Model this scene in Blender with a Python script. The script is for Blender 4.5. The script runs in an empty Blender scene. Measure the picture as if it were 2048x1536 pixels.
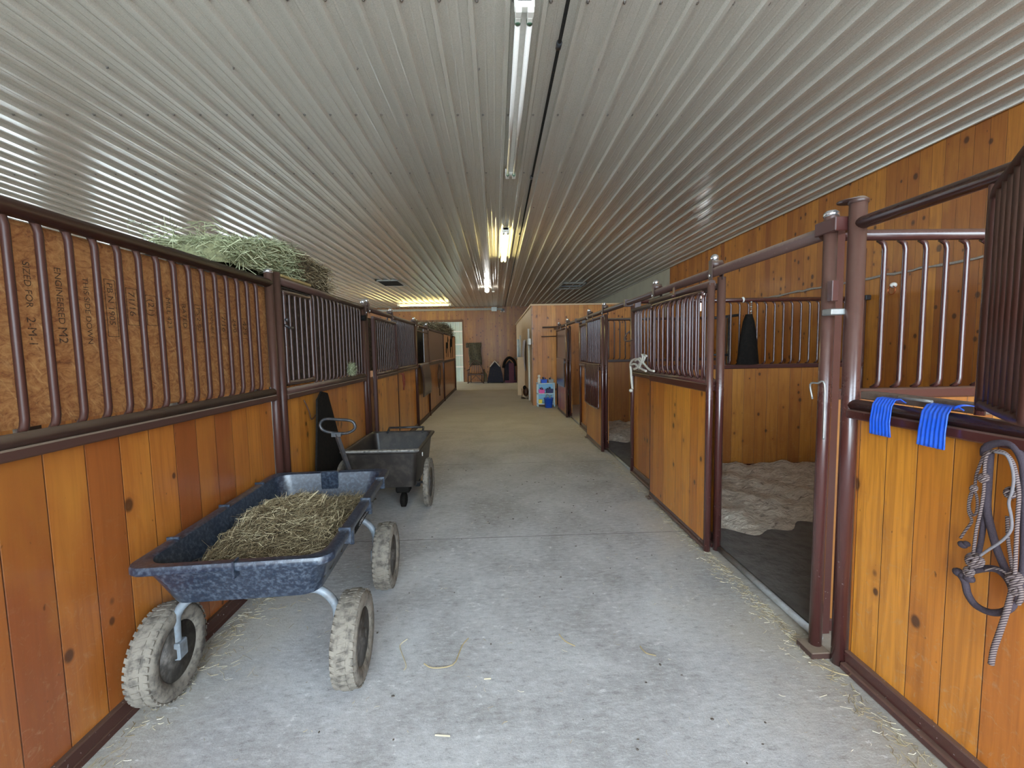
import bpy, math, random
import numpy as np
from mathutils import Vector, Matrix, Euler

random.seed(7)
S = bpy.context.scene
C = S.collection
PI = math.pi

# ------------------------------------------------------------------ camera
FPX, PITCH, YAW, ROLL, EYE = 880.0, -0.0788, 0.03495, 0.0180, 1.6

def ray(px, py):
    u = (px - 1024) / FPX; v = -(py - 768) / FPX
    c, s = math.cos(ROLL), math.sin(ROLL); x = c*u + s*v; z = -s*u + c*v
    c, s = math.cos(PITCH), math.sin(PITCH); y1 = c - s*z; z1 = s + c*z
    c, s = math.cos(YAW), math.sin(YAW)
    return Vector((c*x + s*y1, -s*x + c*y1, z1))

def at(px, py, X=None, Y=None, Z=None):
    """point of the photograph's pixel on a real plane of the barn"""
    d = ray(px, py)
    t = X/d.x if X is not None else (Y/d.y if Y is not None else (Z-EYE)/d.z)
    return Vector((t*d.x, t*d.y, EYE + t*d.z))

cam = bpy.data.cameras.new('camera'); camo = bpy.data.objects.new('camera', cam); C.objects.link(camo)
fwd = ray(1024, 768); rt = ray(1024+FPX, 768) - fwd; up = ray(1024, 768-FPX) - fwd
rt.normalize(); up.normalize(); fwd.normalize()
M = Matrix((rt, up, -fwd)).transposed().to_4x4(); M.translation = (0, 0, EYE)
camo.matrix_world = M
cam.sensor_width = 36; cam.lens = 36*FPX/2048; cam.clip_start = .02; cam.clip_end = 200
S.camera = camo

# ------------------------------------------------------------------ light, exposure
w = bpy.data.worlds.new('world'); S.world = w; w.use_nodes = True
bg = w.node_tree.nodes['Background']; bg.inputs[0].default_value = (.70, .86, 1, 1); bg.inputs[1].default_value = 9.0
S.view_settings.view_transform = 'Standard'; S.view_settings.look = 'None'
S.view_settings.gamma = 1; S.view_settings.use_curve_mapping = False
S.view_settings.exposure = 1.0

XL, XR, XW, XO, ZC = -1.654, 1.69, 4.753, -9.5, 3.73
YF, YB = -2.6, 22.2
DOOR = (-4.2, 3.8, 3.55)          # opening behind the camera: x0, x1, top
WIN_L = [(8.1, 9.9, 1.2, 3.25), (11.2, 14.2, 1.2, 3.2), (1.0, 3.0, 1.4, 2.7), (16.0, 20.0, 1.0, 3.0)]   # y0,y1,z0,z1 in wall_left; last two unseen, added for fill light
WIN_R = [(9.86, 10.32, 2.2, 2.95)]
def portal(name, loc, rot, sx, sy):
    l = bpy.data.lights.new(name, 'AREA'); l.shape = 'RECTANGLE'; l.size = sx; l.size_y = sy
    l.cycles.is_portal = True
    o = bpy.data.objects.new(name, l); C.objects.link(o); o.location = loc; o.rotation_euler = rot
portal('daylight_portal', ((DOOR[0]+DOOR[1])/2, YF-.1, DOOR[2]/2), (PI/2, 0, 0), DOOR[1]-DOOR[0], DOOR[2])
for (a, b, c, d) in WIN_L: portal('daylight_portal', (XO-.1, (a+b)/2, (c+d)/2), (0, -PI/2, 0), d-c, b-a)
for (a, b, c, d) in WIN_R: portal('daylight_portal', (XW+.2, (a+b)/2, (c+d)/2), (0, PI/2, 0), d-c, b-a)

# ------------------------------------------------------------------ node helpers
class NT:
    def __init__(s, name, rough=.5, metal=0, coat=0, spec=None):
        s.m = bpy.data.materials.new(name); s.m.use_nodes = True
        s.t = s.m.node_tree; s.b = s.t.nodes['Principled BSDF']
        s.b.inputs['Roughness'].default_value = rough; s.b.inputs['Metallic'].default_value = metal
        s.b.inputs['Coat Weight'].default_value = coat
        if coat: s.b.inputs['Coat Roughness'].default_value = .18
        if spec is not None: s.b.inputs['Specular IOR Level'].default_value = spec
    def n(s, typ, **k):
        q = s.t.nodes.new(typ)
        for a, v in k.items(): setattr(q, a, v)
        return q
    def l(s, a, b): s.t.links.new(a, b)
    def put(s, sock, v):
        if hasattr(v, 'links') or isinstance(v, bpy.types.NodeSocket): s.l(v, sock)
        else: sock.default_value = v
    def math(s, op, a, b=0.0, c=None, clamp=False):
        q = s.n('ShaderNodeMath', operation=op, use_clamp=clamp); s.put(q.inputs[0], a); s.put(q.inputs[1], b)
        if c is not None: s.put(q.inputs[2], c)
        return q.outputs[0]
    def mix(s, f, a, b, mode='MIX'):
        q = s.n('ShaderNodeMix', data_type='RGBA', blend_type=mode)
        s.put(q.inputs[0], f); s.put(q.inputs[6], c4(a)); s.put(q.inputs[7], c4(b)); return q.outputs[2]
    def pos(s):
        g = s.n('ShaderNodeNewGeometry'); sp = s.n('ShaderNodeSeparateXYZ'); s.l(g.outputs['Position'], sp.inputs[0])
        return g, sp
    def comb(s, x, y, z):
        q = s.n('ShaderNodeCombineXYZ'); s.put(q.inputs[0], x); s.put(q.inputs[1], y); s.put(q.inputs[2], z); return q.outputs[0]
    def noise(s, vec, scale, detail=3, rough=.55, dist=0):
        q = s.n('ShaderNodeTexNoise'); q.inputs['Scale'].default_value = scale; q.inputs['Detail'].default_value = detail
        q.inputs['Roughness'].default_value = rough; q.inputs['Distortion'].default_value = dist
        if vec is not None: s.l(vec, q.inputs['Vector'])
        return q.outputs['Fac']
    def ramp(s, f, stops, interp='LINEAR'):
        q = s.n('ShaderNodeValToRGB'); q.color_ramp.interpolation = interp
        e = q.color_ramp.elements
        while len(e) < len(stops): e.new(.5)
        for i, (p, c) in enumerate(stops): e[i].position = p; e[i].color = c4(c)
        s.put(q.inputs[0], f); return q.outputs[0]
    def bump(s, h, dist=.002, strength=1.0):
        q = s.n('ShaderNodeBump'); q.inputs['Distance'].default_value = dist; q.inputs['Strength'].default_value = strength
        s.l(h, q.inputs['Height']); s.l(q.outputs[0], s.b.inputs['Normal'])
    def col(s, c): s.put(s.b.inputs['Base Color'], c4(c))
def c4(c):
    if isinstance(c, (int, float)): return (c, c, c, 1)
    if isinstance(c, tuple): return c if len(c) == 4 else (*c, 1)
    return c

def mat_wood(name, axis, tones, w=.142, knot=1.0, groove=.75, rough=.34, coat=.35, scuff=0.0):
    t = NT(name, rough, coat=coat); g, sp = t.pos()
    u = sp.outputs[0] if axis == 'X' else sp.outputs[1]; z = sp.outputs[2]
    k = t.math('DIVIDE', u, w); idx = t.math('FLOOR', k); fr = t.math('FRACT', k)
    wn = t.n('ShaderNodeTexWhiteNoise', noise_dimensions='1D'); t.l(idx, wn.inputs['W'])
    r = wn.outputs['Value']
    base = t.ramp(r, tones)
    gv = t.comb(t.math('MULTIPLY', u, 34.0), t.math('MULTIPLY', r, 40.0), t.math('MULTIPLY', z, 1.7))
    gr = t.noise(gv, 1.0, 4, .6, 1.2)
    c = t.mix(t.math('MULTIPLY', t.math('SUBTRACT', gr, .40, clamp=True), 2.6), base, t.mix(.62, base, (.17, .045, .009)))
    big = t.noise(t.comb(t.math('MULTIPLY', u, 3.0), r, t.math('MULTIPLY', z, 1.1)), 1.0, 3, .6)
    c = t.mix(t.math('MULTIPLY', t.math('SUBTRACT', big, .5, clamp=True), 2.2), c, t.mix(.45, c, (.68, .32, .045)))
    v = t.n('ShaderNodeTexVoronoi', feature='F1'); v.inputs['Scale'].default_value = 1
    v.inputs['Randomness'].default_value = 1
    t.l(t.comb(t.math('MULTIPLY', u, 9.5), 0.0, t.math('MULTIPLY', z, 7.0)), v.inputs['Vector'])
    sc = t.n('ShaderNodeSeparateColor'); t.l(v.outputs['Color'], sc.inputs[0])
    rad = t.math('MULTIPLY', t.math('SUBTRACT', sc.outputs[0], .34, clamp=True), .42*knot)
    kn = t.math('SUBTRACT', 1.0, t.math('DIVIDE', v.outputs['Distance'], t.math('ADD', rad, .002)), clamp=True)
    kn = t.math('MULTIPLY', kn, 2.5, clamp=True)
    halo = t.math('SUBTRACT', 1.0, t.math('DIVIDE', v.outputs['Distance'], t.math('ADD', t.math('MULTIPLY', rad, 2.6), .002)), clamp=True)
    c = t.mix(t.math('MULTIPLY', halo, .55), c, (.26, .075, .014))
    c = t.mix(t.math('MULTIPLY', kn, .85), c, (.045, .014, .005))
    pk = t.noise(t.comb(t.math('MULTIPLY', u, 42.0), 3.0, t.math('MULTIPLY', z, 24.0)), 1.0, 2, .5)
    c = t.mix(t.math('MULTIPLY', t.math('MULTIPLY', t.math('SUBTRACT', pk, .70, clamp=True), 14.0, clamp=True), .75), c, (.06, .018, .006))
    e = t.math('ABSOLUTE', t.math('SUBTRACT', fr, .5)); gm = t.math('MULTIPLY', t.math('SUBTRACT', e, .478, clamp=True), 45.0, clamp=True)
    c = t.mix(t.math('MULTIPLY', gm, groove), c, (.03, .010, .004))
    if scuff:
        sn = t.noise(t.comb(t.math('MULTIPLY', u, 9.0), 0.0, t.math('MULTIPLY', z, 9.0)), 2.0, 5, .7, 2.0)
        low = t.math('SUBTRACT', 1.0, t.math('MULTIPLY', z, .9), clamp=True)
        c = t.mix(t.math('MULTIPLY', t.math('MULTIPLY', t.math('SUBTRACT', sn, .56, clamp=True), 5.0, clamp=True), t.math('MULTIPLY', low, scuff)), c, (.42, .30, .17))
    t.col(c); t.bump(t.math('SUBTRACT', t.math('MULTIPLY', gr, .25), gm), .0022)
    return t.m

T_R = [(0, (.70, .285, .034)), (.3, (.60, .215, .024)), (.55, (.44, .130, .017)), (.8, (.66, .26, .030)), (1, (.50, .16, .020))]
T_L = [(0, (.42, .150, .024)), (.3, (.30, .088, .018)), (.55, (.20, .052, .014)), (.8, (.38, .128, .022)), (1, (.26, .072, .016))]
T_B = [(0, (.44, .185, .030)), (.4, (.34, .125, .022)), (.75, (.25, .080, .017)), (1, (.40, .160, .027))]
T_D = [(0, (.34, .150, .028)), (.4, (.28, .112, .022)), (.75, (.22, .080, .017)), (1, (.32, .135, .025))]
W_R = mat_wood('pine_right', 'Y', T_R, scuff=.9)
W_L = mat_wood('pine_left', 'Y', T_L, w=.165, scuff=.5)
W_LF = mat_wood('pine_left_far', 'Y', [(0, (.62, .27, .045)), (.35, (.52, .20, .032)), (.7, (.40, .135, .024)), (1, (.58, .24, .04))], w=.15, scuff=.4)
W_RX = mat_wood('pine_divider', 'X', T_B, w=.15, scuff=.5, rough=.45)
W_WALL = mat_wood('pine_wall_side', 'Y', [(0, (.50, .195, .024)), (.4, (.39, .135, .018)), (.75, (.27, .078, .013)), (1, (.45, .165, .022))], w=.14, knot=1.25, rough=.5, coat=.1)
W_BACK = mat_wood('pine_wall_back', 'X', T_D, w=.14, knot=1.3, rough=.5, coat=.1)
W_BOX = mat_wood('pine_tack_room', 'X', [(0, (.66, .30, .06)), (.4, (.56, .22, .042)), (.75, (.44, .155, .03)), (1, (.62, .27, .05))], w=.13, knot=1.1, groove=.95, rough=.5, coat=.1)

def mat_paint(name, c, dust, dc=(.22, .165, .115), rough=.24, coat=.6, chips=True):
    t = NT(name, rough, coat=coat); g, sp = t.pos()
    sn = t.n('ShaderNodeSeparateXYZ'); t.l(g.outputs['Normal'], sn.inputs[0])
    nz = t.noise(g.outputs['Position'], 34, 4, .7)
    f = t.math('MULTIPLY', t.math('ADD', t.math('MULTIPLY', sn.outputs[2], 1.3), t.math('MULTIPLY', t.math('SUBTRACT', nz, .62), .7)), dust, clamp=True)
    f2 = t.math('MULTIPLY', t.math('SUBTRACT', nz, .60, clamp=True), 1.2*dust, clamp=True)
    f = t.math('MAXIMUM', f, f2)
    col = t.mix(f, c, dc)
    if chips:
        ch = t.math('MULTIPLY', t.math('SUBTRACT', t.noise(g.outputs['Position'], 60, 2, .5), .70, clamp=True), 14.0, clamp=True)
        low = t.math('SUBTRACT', 1.0, t.math('MULTIPLY', sp.outputs[2], 1.6), clamp=True)
        col = t.mix(t.math('MULTIPLY', ch, low), col, (.55, .50, .48))
    t.col(col)
    t.put(t.b.inputs['Roughness'], t.math('ADD', t.math('MULTIPLY', f, .6), rough, clamp=True))
    t.put(t.b.inputs['Coat Weight'], t.math('MULTIPLY', t.math('SUBTRACT', 1.0, f, clamp=True), coat))
    return t.m
PAINT = mat_paint('maroon_paint', (.048, .017, .012), .30, dc=(.13, .085, .055), rough=.42, coat=.06)
PAINTR = mat_paint('maroon_paint_glossy', (.066, .020, .017), .36, dc=(.20, .13, .09), rough=.24, coat=.7)
PAINTD = mat_paint('maroon_paint_dusty', (.055, .026, .020), .8, dc=(.20, .145, .10), rough=.4, coat=.2)
PAINT.node_tree.nodes['Principled BSDF'].inputs['Specular IOR Level'].default_value = .3
SHEET = mat_paint('dark_sheet', (.045, .026, .026), .2, rough=.28, coat=.5)

def mat_simple(name, c, rough=.5, metal=0, coat=0, var=.25, vs=30, bump=0, c2=None, emit=None, es=0, spec=None):
    t = NT(name, rough, metal, coat, spec); g, sp = t.pos()
    n = t.noise(g.outputs['Position'], vs, 4, .6)
    c2 = c2 or tuple(x*.5 for x in c)
    t.col(t.mix(t.math('MULTIPLY', t.math('SUBTRACT', n, .45, clamp=True), var*8, clamp=True), c, c2))
    if bump: t.bump(n, bump)
    if emit: t.b.inputs['Emission Color'].default_value = c4(emit); t.b.inputs['Emission Strength'].default_value = es
    return t.m

def mat_concrete():
    t = NT('concrete', .72); g, sp = t.pos(); P = g.outputs['Position']
    n1 = t.noise(P, 1.3, 5, .62, .6); n2 = t.noise(t.comb(t.math('MULTIPLY', sp.outputs[0], 11.0), t.math('MULTIPLY', sp.outputs[1], 24.0), 0.0), 1.5, 8, .78); n3 = t.noise(P, 90, 3, .6)
    c = t.ramp(n1, [(.28, (.27, .26, .25)), (.5, (.40, .39, .385)), (.72, (.53, .525, .52))])
    c = t.mix(t.math('MULTIPLY', t.math('SUBTRACT', n2, .50, clamp=True), 4.0, clamp=True), c, (.60, .60, .60))
    c = t.mix(t.math('MULTIPLY', t.math('SUBTRACT', .46, n2, clamp=True), 5.0, clamp=True), c, (.15, .135, .125))
    n4 = t.noise(P, 300, 2, .7); c = t.mix(t.math('MULTIPLY', t.math('SUBTRACT', .42, n4, clamp=True), 7.0, clamp=True), c, (.10, .09, .08))
    c = t.mix(t.math('MULTIPLY', t.math('SUBTRACT', n3, .60, clamp=True), 4.0, clamp=True), c, (.60, .58, .54))
    # trodden dust, tan at far end and sides; far tan paler, painting in light
    ax = t.math('ABSOLUTE', sp.outputs[0])
    side = t.math('MULTIPLY', t.math('SUBTRACT', t.math('ADD', ax, t.math('MULTIPLY', t.math('SUBTRACT', n1, .5), 1.5)), 1.15, clamp=True), 1.6, clamp=True)
    far = t.math('MULTIPLY', t.math('SUBTRACT', sp.outputs[1], 3.5, clamp=False), .13, clamp=True)
    c = t.mix(t.math('MULTIPLY', t.math('MAXIMUM', side, far), .65), c, t.mix(far, (.34, .28, .19), (.60, .53, .41)))
    # scratches
    wv = t.n('ShaderNodeTexVoronoi', feature='DISTANCE_TO_EDGE'); wv.inputs['Scale'].default_value = 1.7
    t.l(t.comb(t.math('ADD', sp.outputs[0], t.math('MULTIPLY', n2, .12)), t.math('ADD', t.math('MULTIPLY', sp.outputs[1], .6), t.math('MULTIPLY', n1, .5)), 0.0), wv.inputs['Vector'])
    sc = t.math('MULTIPLY', t.math('LESS_THAN', wv.outputs['Distance'], .008), t.math('GREATER_THAN', n2, .56))
    c = t.mix(t.math('MULTIPLY', sc, .6), c, (.68, .67, .65))
    # saw-cut joints across the aisle
    j = t.math('ABSOLUTE', t.math('SUBTRACT', t.math('FRACT', t.math('DIVIDE', t.math('ADD', sp.outputs[1], t.math('ADD', 1.22-3.66, t.math('MULTIPLY', n2, .02))), 2.44)), .5))
    jm = t.math('LESS_THAN', j, .0022)
    c = t.mix(t.math('MULTIPLY', jm, .75), c, (.12, .11, .10))
    t.col(c)
    t.bump(t.math('ADD', t.math('MULTIPLY', n2, .7), t.math('SUBTRACT', t.math('MULTIPLY', n3, .35), t.math('MULTIPLY', jm, .8))), .004, .9)
    return t.m
CONC = mat_concrete()

def mat_ceiling():
    t = NT('ceiling_metal', .3, 0, coat=.35, spec=.7); g, sp = t.pos()
    n = t.noise(g.outputs['Position'], 160, 2, .7); n2 = t.noise(g.outputs['Position'], 1.2, 3, .5)
    c = t.ramp(n, [(.3, (.46, .425, .37)), (.55, (.575, .535, .47)), (.8, (.67, .63, .56))])
    c = t.mix(t.math('MULTIPLY', n2, .3), c, (.36, .33, .27)); t.col(c)
    t.put(t.b.inputs['Roughness'], t.math('ADD', .16, t.math('MULTIPLY', n, .14)))
    t.bump(n, .0004, .4); return t.m
CEIL = mat_ceiling()
SCREW = mat_simple('screw_metal', (.30, .28, .26), .35, .8)
WHITE = mat_simple('white_enamel', (.80, .78, .72), .35, var=.1)
TUBEOFF = mat_simple('unlit_tube', (.82, .78, .74), .12, coat=.4, var=.08, vs=90)
TUBEON = mat_simple('lit_tube', (.9, .85, .5), .3, emit=(1, .86, .38), es=17)
TUBEON2 = mat_simple('lit_tube_yellow', (.9, .85, .5), .3, emit=(1, .80, .27), es=15)
LED = mat_simple('lit_lamp', (.9, .9, .9), .3, emit=(1, 1, .95), es=60)
GREEN = mat_simple('tube_cap', (.10, .20, .13), .3, .6)
PLY = mat_simple('tan_plywood', (.62, .45, .27), .6, var=.12, vs=4)
TANWALL = mat_simple('tan_wall_board', (.36, .32, .235), .7, var=.12, vs=2)
OUTMET = mat_simple('green_white_steel', (.50, .60, .53), .45, var=.08, vs=3)
BLACKP = mat_simple('black_poly', (.012, .018, .032), .30, var=.35, vs=55, c2=(.085, .105, .135), coat=.25)  # blue tint in the black stands in for reflected daylight
BLACKR = mat_simple('black_rubber', (.008, .007, .006), .8, var=.3, vs=40, c2=(.022, .016, .012), bump=.002, spec=.12)
BLACKM = mat_simple('black_metal', (.03, .032, .036), .4, .3, var=.3, c2=(.10, .07, .055))
BROWNP = mat_simple('dirty_black_tub', (.022, .017, .014), .45, var=.3, vs=11, c2=(.075, .06, .048))
GREYM = mat_simple('dusty_grey_steel', (.20, .225, .25), .55, .2, var=.3, vs=22, c2=(.10, .09, .08), bump=.001)
TIRE = mat_simple('dusty_tire', (.185, .160, .128), .9, var=.6, vs=26, c2=(.075, .064, .052), bump=.005)
RIM = mat_simple('dark_rim', (.045, .038, .032), .55, .3, var=.35, vs=30, c2=(.16, .14, .12))
BLUEP = mat_simple('blue_plastic', (.012, .10, .66), .32, coat=.3, var=.14, vs=50, c2=(.10, .22, .62))
DULLM = mat_simple('galvanised', (.42, .43, .42), .4, .7)
CHROME = mat_simple('bright_bolt', (.75, .76, .78), .18, .9, var=.05)
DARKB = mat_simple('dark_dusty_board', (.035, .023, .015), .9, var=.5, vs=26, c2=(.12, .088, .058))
BEDF = mat_simple('dark_stall_mat', (.135, .125, .115), .85, var=.4, vs=9, c2=(.075, .068, .062), bump=.012)
STRAPM = mat_simple('purple_brown_webbing', (.052, .036, .046), .85, var=.3, vs=220, bump=.0015)
WROPE = mat_simple('white_rope', (.62, .58, .50), .9, var=.3, vs=160, c2=(.36, .32, .26), bump=.002)
COBWEB = mat_simple('dusty_line', (.33, .28, .23), .95, var=.3, vs=50)
BLUEL = mat_simple('light_blue_board', (.30, .62, .86), .5, var=.1)
BLUEW = mat_simple('pale_blue_frame', (.62, .80, .88), .5, var=.1)
PINK = mat_simple('pink_plastic', (.85, .12, .42), .4, var=.1)
NAVY = mat_simple('navy_plastic', (.03, .035, .13), .4, var=.1)
YELL = mat_simple('yellow_plastic', (.85, .62, .02), .4, var=.1)
GREYP = mat_simple('grey_plastic', (.30, .31, .32), .4, var=.1)
REDL = mat_simple('red_leather', (.20, .035, .015), .5, var=.2)
BRNL = mat_simple('brown_leather', (.07, .028, .014), .45, var=.3, coat=.2)
MAROONC = mat_simple('maroon_cloth', (.10, .03, .05), .9, var=.2)
NAVYC = mat_simple('dark_blanket', (.018, .018, .03), .95, var=.3, vs=12, c2=(.04, .035, .03))
FLEECE = mat_simple('fleece', (.52, .42, .34), .95, var=.3, vs=60, bump=.004)
CAMO = mat_simple('faded_olive_cloth', (.085, .07, .04), .95, var=.6, vs=14, c2=(.03, .026, .016))
LABELW = mat_simple('label_white', (.75, .75, .77), .5, var=.05)
INK = mat_simple('black_ink', (.03, .018, .012), .8, var=.6, vs=140, c2=(.20, .09, .035))
HAYB = mat_simple('hay_core', (.085, .060, .028), .95, var=.5, vs=40, c2=(.03, .022, .011), bump=.02)
HAYG = mat_simple('green_hay_core', (.20, .20, .10), .95, var=.5, vs=40, c2=(.09, .09, .045), bump=.02)
def mat_straw(name, stops):
    t = NT(name, .7); g = t.n('ShaderNodeNewGeometry')
    t.col(t.ramp(g.outputs['Random Per Island'], stops)); return t.m
STRAW = mat_straw('brown_hay', [(0, (.07, .048, .022)), (.45, (.15, .11, .055)), (.8, (.30, .235, .13)), (1, (.60, .52, .33))])
STRAWG = mat_straw('green_hay', [(0, (.13, .14, .065)), (.5, (.26, .28, .15)), (1, (.55, .56, .36))])
STRAWF = mat_straw('floor_straw', [(0, (.20, .14, .06)), (.5, (.42, .33, .18)), (1, (.72, .66, .50))])

def mat_osb():
    t = NT('osb', .6, coat=.1); g, sp = t.pos()
    z, y = sp.outputs[2], sp.outputs[1]
    c = None
    a = t.noise(t.comb(0.0, t.math('MULTIPLY', y, 7.0), t.math('MULTIPLY', z, 13.0)), 1.6, 6, .78, 2.2)
    b = t.noise(t.comb(5.0, t.math('MULTIPLY', y, 26.0), t.math('MULTIPLY', z, 12.0)), 1.2, 4, .7, 1.8)
    c = t.ramp(a, [(.30, (.09, .028, .010)), (.42, (.28, .105, .033)), (.56, (.42, .195, .065)), (.8, (.55, .32, .13))])
    c = t.mix(t.math('MULTIPLY', t.math('SUBTRACT', b, .55, clamp=True), 3.5, clamp=True), c, (.15, .045, .016))
    d = t.noise(t.comb(2.0, t.math('ADD', t.math('MULTIPLY', y, 30.0), t.math('MULTIPLY', z, 22.0)), t.math('MULTIPLY', t.math('SUBTRACT', z, y), 5.0)), 1.3, 3, .7)
    c = t.mix(t.math('MULTIPLY', t.math('SUBTRACT', d, .58, clamp=True), 4.5, clamp=True), c, (.62, .36, .15))
    t.col(c); t.bump(a, .004, .8); return t.m
OSB = mat_osb()
def mat_bedding():
    t = NT('shavings', .95); g, sp = t.pos(); P = g.outputs['Position']
    a = t.noise(t.comb(t.math('MULTIPLY', sp.outputs[0], 3.0), t.math('MULTIPLY', sp.outputs[1], 9.0), 0.0), 2.2, 6, .7, 1.5)
    b = t.noise(P, 70, 3, .6)
    c = t.ramp(a, [(.34, (.20, .15, .105)), (.46, (.56, .47, .36)), (.60, (.78, .70, .58))])
    c = t.mix(t.math('MULTIPLY', b, .3), c, (.80, .73, .62)); t.col(c)
    t.bump(t.math('ADD', a, t.math('MULTIPLY', b, .3)), .035, 1.0); return t.m
BED = mat_bedding()
def mat_dotrope():
    t = NT('flecked_rope', .85); g, sp = t.pos()
    k = t.math('FRACT', t.math('MULTIPLY', t.math('ADD', sp.outputs[2], t.math('MULTIPLY', sp.outputs[1], .9)), 120.0))
    t.col(t.mix(t.math('LESS_THAN', k, .42), (.055, .034, .038), (.24, .18, .155))); return t.m
DROPE = mat_dotrope()
STRINGM = mat_simple('grey_rope', (.17, .15, .155), .9, var=.2, vs=200)

# ------------------------------------------------------------------ mesh helpers
class MB:
    def __init__(s): s.v = []; s.f = []; s.sm = []; s.mi = []; s.cur = 0
    def add(s, vs, fs, smooth=False):
        o = len(s.v); s.v += [tuple(v) for v in vs]
        for f in fs: s.f.append(tuple(i+o for i in f)); s.sm.append(smooth); s.mi.append(s.cur)
        return s
    def box(s, x0, x1, y0, y1, z0, z1):
        v = [(x, y, z) for x in (x0, x1) for y in (y0, y1) for z in (z0, z1)]
        return s.add(v, [(0, 1, 3, 2), (4, 6, 7, 5), (0, 4, 5, 1), (2, 3, 7, 6), (0, 2, 6, 4), (1, 5, 7, 3)])
    def bbox(s, x0, x1, y0, y1, z0, z1, b=.004):
        """box with chamfered edges"""
        X = (x0, x0+b, x1-b, x1); Y = (y0, y0+b, y1-b, y1); Z = (z0, z0+b, z1-b, z1)
        v = []; idx = {}
        for sx in (0, 1):
            for sy in (0, 1):
                for sz in (0, 1):
                    cx, cy, cz = (X[3*sx], Y[3*sy], Z[3*sz]); ix, iy, iz = (X[1+sx], Y[1+sy], Z[1+sz])
                    for a, p in enumerate(((cx, iy, iz), (ix, cy, iz), (ix, iy, cz))):
                        idx[sx, sy, sz, a] = len(v); v.append(p)
        f = []; I = lambda *k: idx[k]
        for q in (0, 1):
            f.append((I(q,0,0,0), I(q,0,1,0), I(q,1,1,0), I(q,1,0,0))); f.append((I(0,q,0,1), I(0,q,1,1), I(1,q,1,1), I(1,q,0,1)))
            f.append((I(0,0,q,2), I(0,1,q,2), I(1,1,q,2), I(1,0,q,2)))
            for r in (0, 1):
                f.append((I(q,r,0,0), I(q,r,1,0), I(q,r,1,1), I(q,r,0,1))); f.append((I(q,0,r,0), I(q,1,r,0), I(q,1,r,2), I(q,0,r,2)))
                f.append((I(0,q,r,1), I(1,q,r,1), I(1,q,r,2), I(0,q,r,2)))
                for k in (0, 1): f.append((I(q,r,k,0), I(q,r,k,1), I(q,r,k,2)))
        return s.add(v, f)
    def tube(s, pts, r, n=12, closed=False, cap=True, flat=None):
        P = [Vector(p) for p in pts]; m = len(P); rr = r if isinstance(r, (list, tuple)) else [r]*m
        vs = []; up = None
        for i in range(m):
            if closed: t = P[(i+1) % m] - P[i-1]
            else: t = P[min(i+1, m-1)] - P[max(i-1, 0)]
            t.normalize()
            if up is None:
                up = Vector((0, 0, 1)) if abs(t.z) < .9 else Vector((1, 0, 0))
            a = t.cross(up); a.normalize(); b = a.cross(t); up = b
            for k in range(n):
                an = 2*PI*k/n; ca, sb = math.cos(an)*rr[i], math.sin(an)*rr[i]
                if flat: sb *= flat
                vs.append(P[i] + a*ca + b*sb)
        fs = []
        for i in range(m if closed else m-1):
            j = (i+1) % m
            for k in range(n): fs.append((i*n+k, i*n+(k+1) % n, j*n+(k+1) % n, j*n+k))
        s.add(vs, fs, n > 4)
        if cap and not closed:
            o = len(s.v) - m*n
            for base, rev in ((o, True), (o+(m-1)*n, False)):
                f = tuple(base+k for k in range(n)); s.f.append(f[::-1] if rev else f); s.sm.append(False); s.mi.append(s.cur)
        return s
    def strand(s, pts, r):   # thin three-sided stalk
        return s.tube(pts, r, 3, cap=False)
    def lathe(s, prof, c, axis='Z', n=24, closed=False):
        """prof: list of (radius, height along axis)"""
        vs = []
        for (r, h) in prof:
            for k in range(n):
                a = 2*PI*k/n; p, q = r*math.cos(a), r*math.sin(a)
                vs.append({'Z': (c[0]+p, c[1]+q, c[2]+h), 'X': (c[0]+h, c[1]+p, c[2]+q), 'Y': (c[0]+p, c[1]+h, c[2]+q)}[axis])
        fs = []; m = len(prof)
        for i in range(m if closed else m-1):
            j = (i+1) % m
            for k in range(n): fs.append((i*n+k, i*n+(k+1) % n, j*n+(k+1) % n, j*n+k))
        if not closed:
            fs.append(tuple(range(n))[::-1]); fs.append(tuple((m-1)*n+k for k in range(n)))
        return s.add(vs, fs, True)
    def ball(s, c, r, n=10, m=7, sq=(1, 1, 1)):
        vs = [(c[0], c[1], c[2]-r*sq[2])]
        for i in range(1, m):
            a = -PI/2 + PI*i/m
            for k in range(n):
                b = 2*PI*k/n; vs.append((c[0]+r*sq[0]*math.cos(a)*math.cos(b), c[1]+r*sq[1]*math.cos(a)*math.sin(b), c[2]+r*sq[2]*math.sin(a)))
        vs.append((c[0], c[1], c[2]+r*sq[2])); L = len(vs)-1; fs = []
        for k in range(n): fs.append((0, 1+(k+1) % n, 1+k)); fs.append((L, 1+(m-2)*n+k, 1+(m-2)*n+(k+1) % n))
        for i in range(m-2):
            for k in range(n): fs.append((1+i*n+k, 1+i*n+(k+1) % n, 1+(i+1)*n+(k+1) % n, 1+(i+1)*n+k))
        return s.add(vs, fs, True)
    def grid(s, f, nu, nv, smooth=True):
        vs = [f(i/(nu-1), j/(nv-1)) for i in range(nu) for j in range(nv)]
        return s.add(vs, [(i*nv+j, (i+1)*nv+j, (i+1)*nv+j+1, i*nv+j+1) for i in range(nu-1) for j in range(nv-1)], smooth)
    def prism(s, poly, axis, a, b):
        """poly of 2D points extruded along axis from a to b"""
        def P(p, h): return {'X': (h, p[0], p[1]), 'Y': (p[0], h, p[1]), 'Z': (p[0], p[1], h)}[axis]
        n = len(poly); vs = [P(p, a) for p in poly] + [P(p, b) for p in poly]
        return s.add(vs, [tuple(range(n)), tuple(range(n, 2*n))[::-1]] + [(i, (i+1) % n, n+(i+1) % n, n+i) for i in range(n)])
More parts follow.
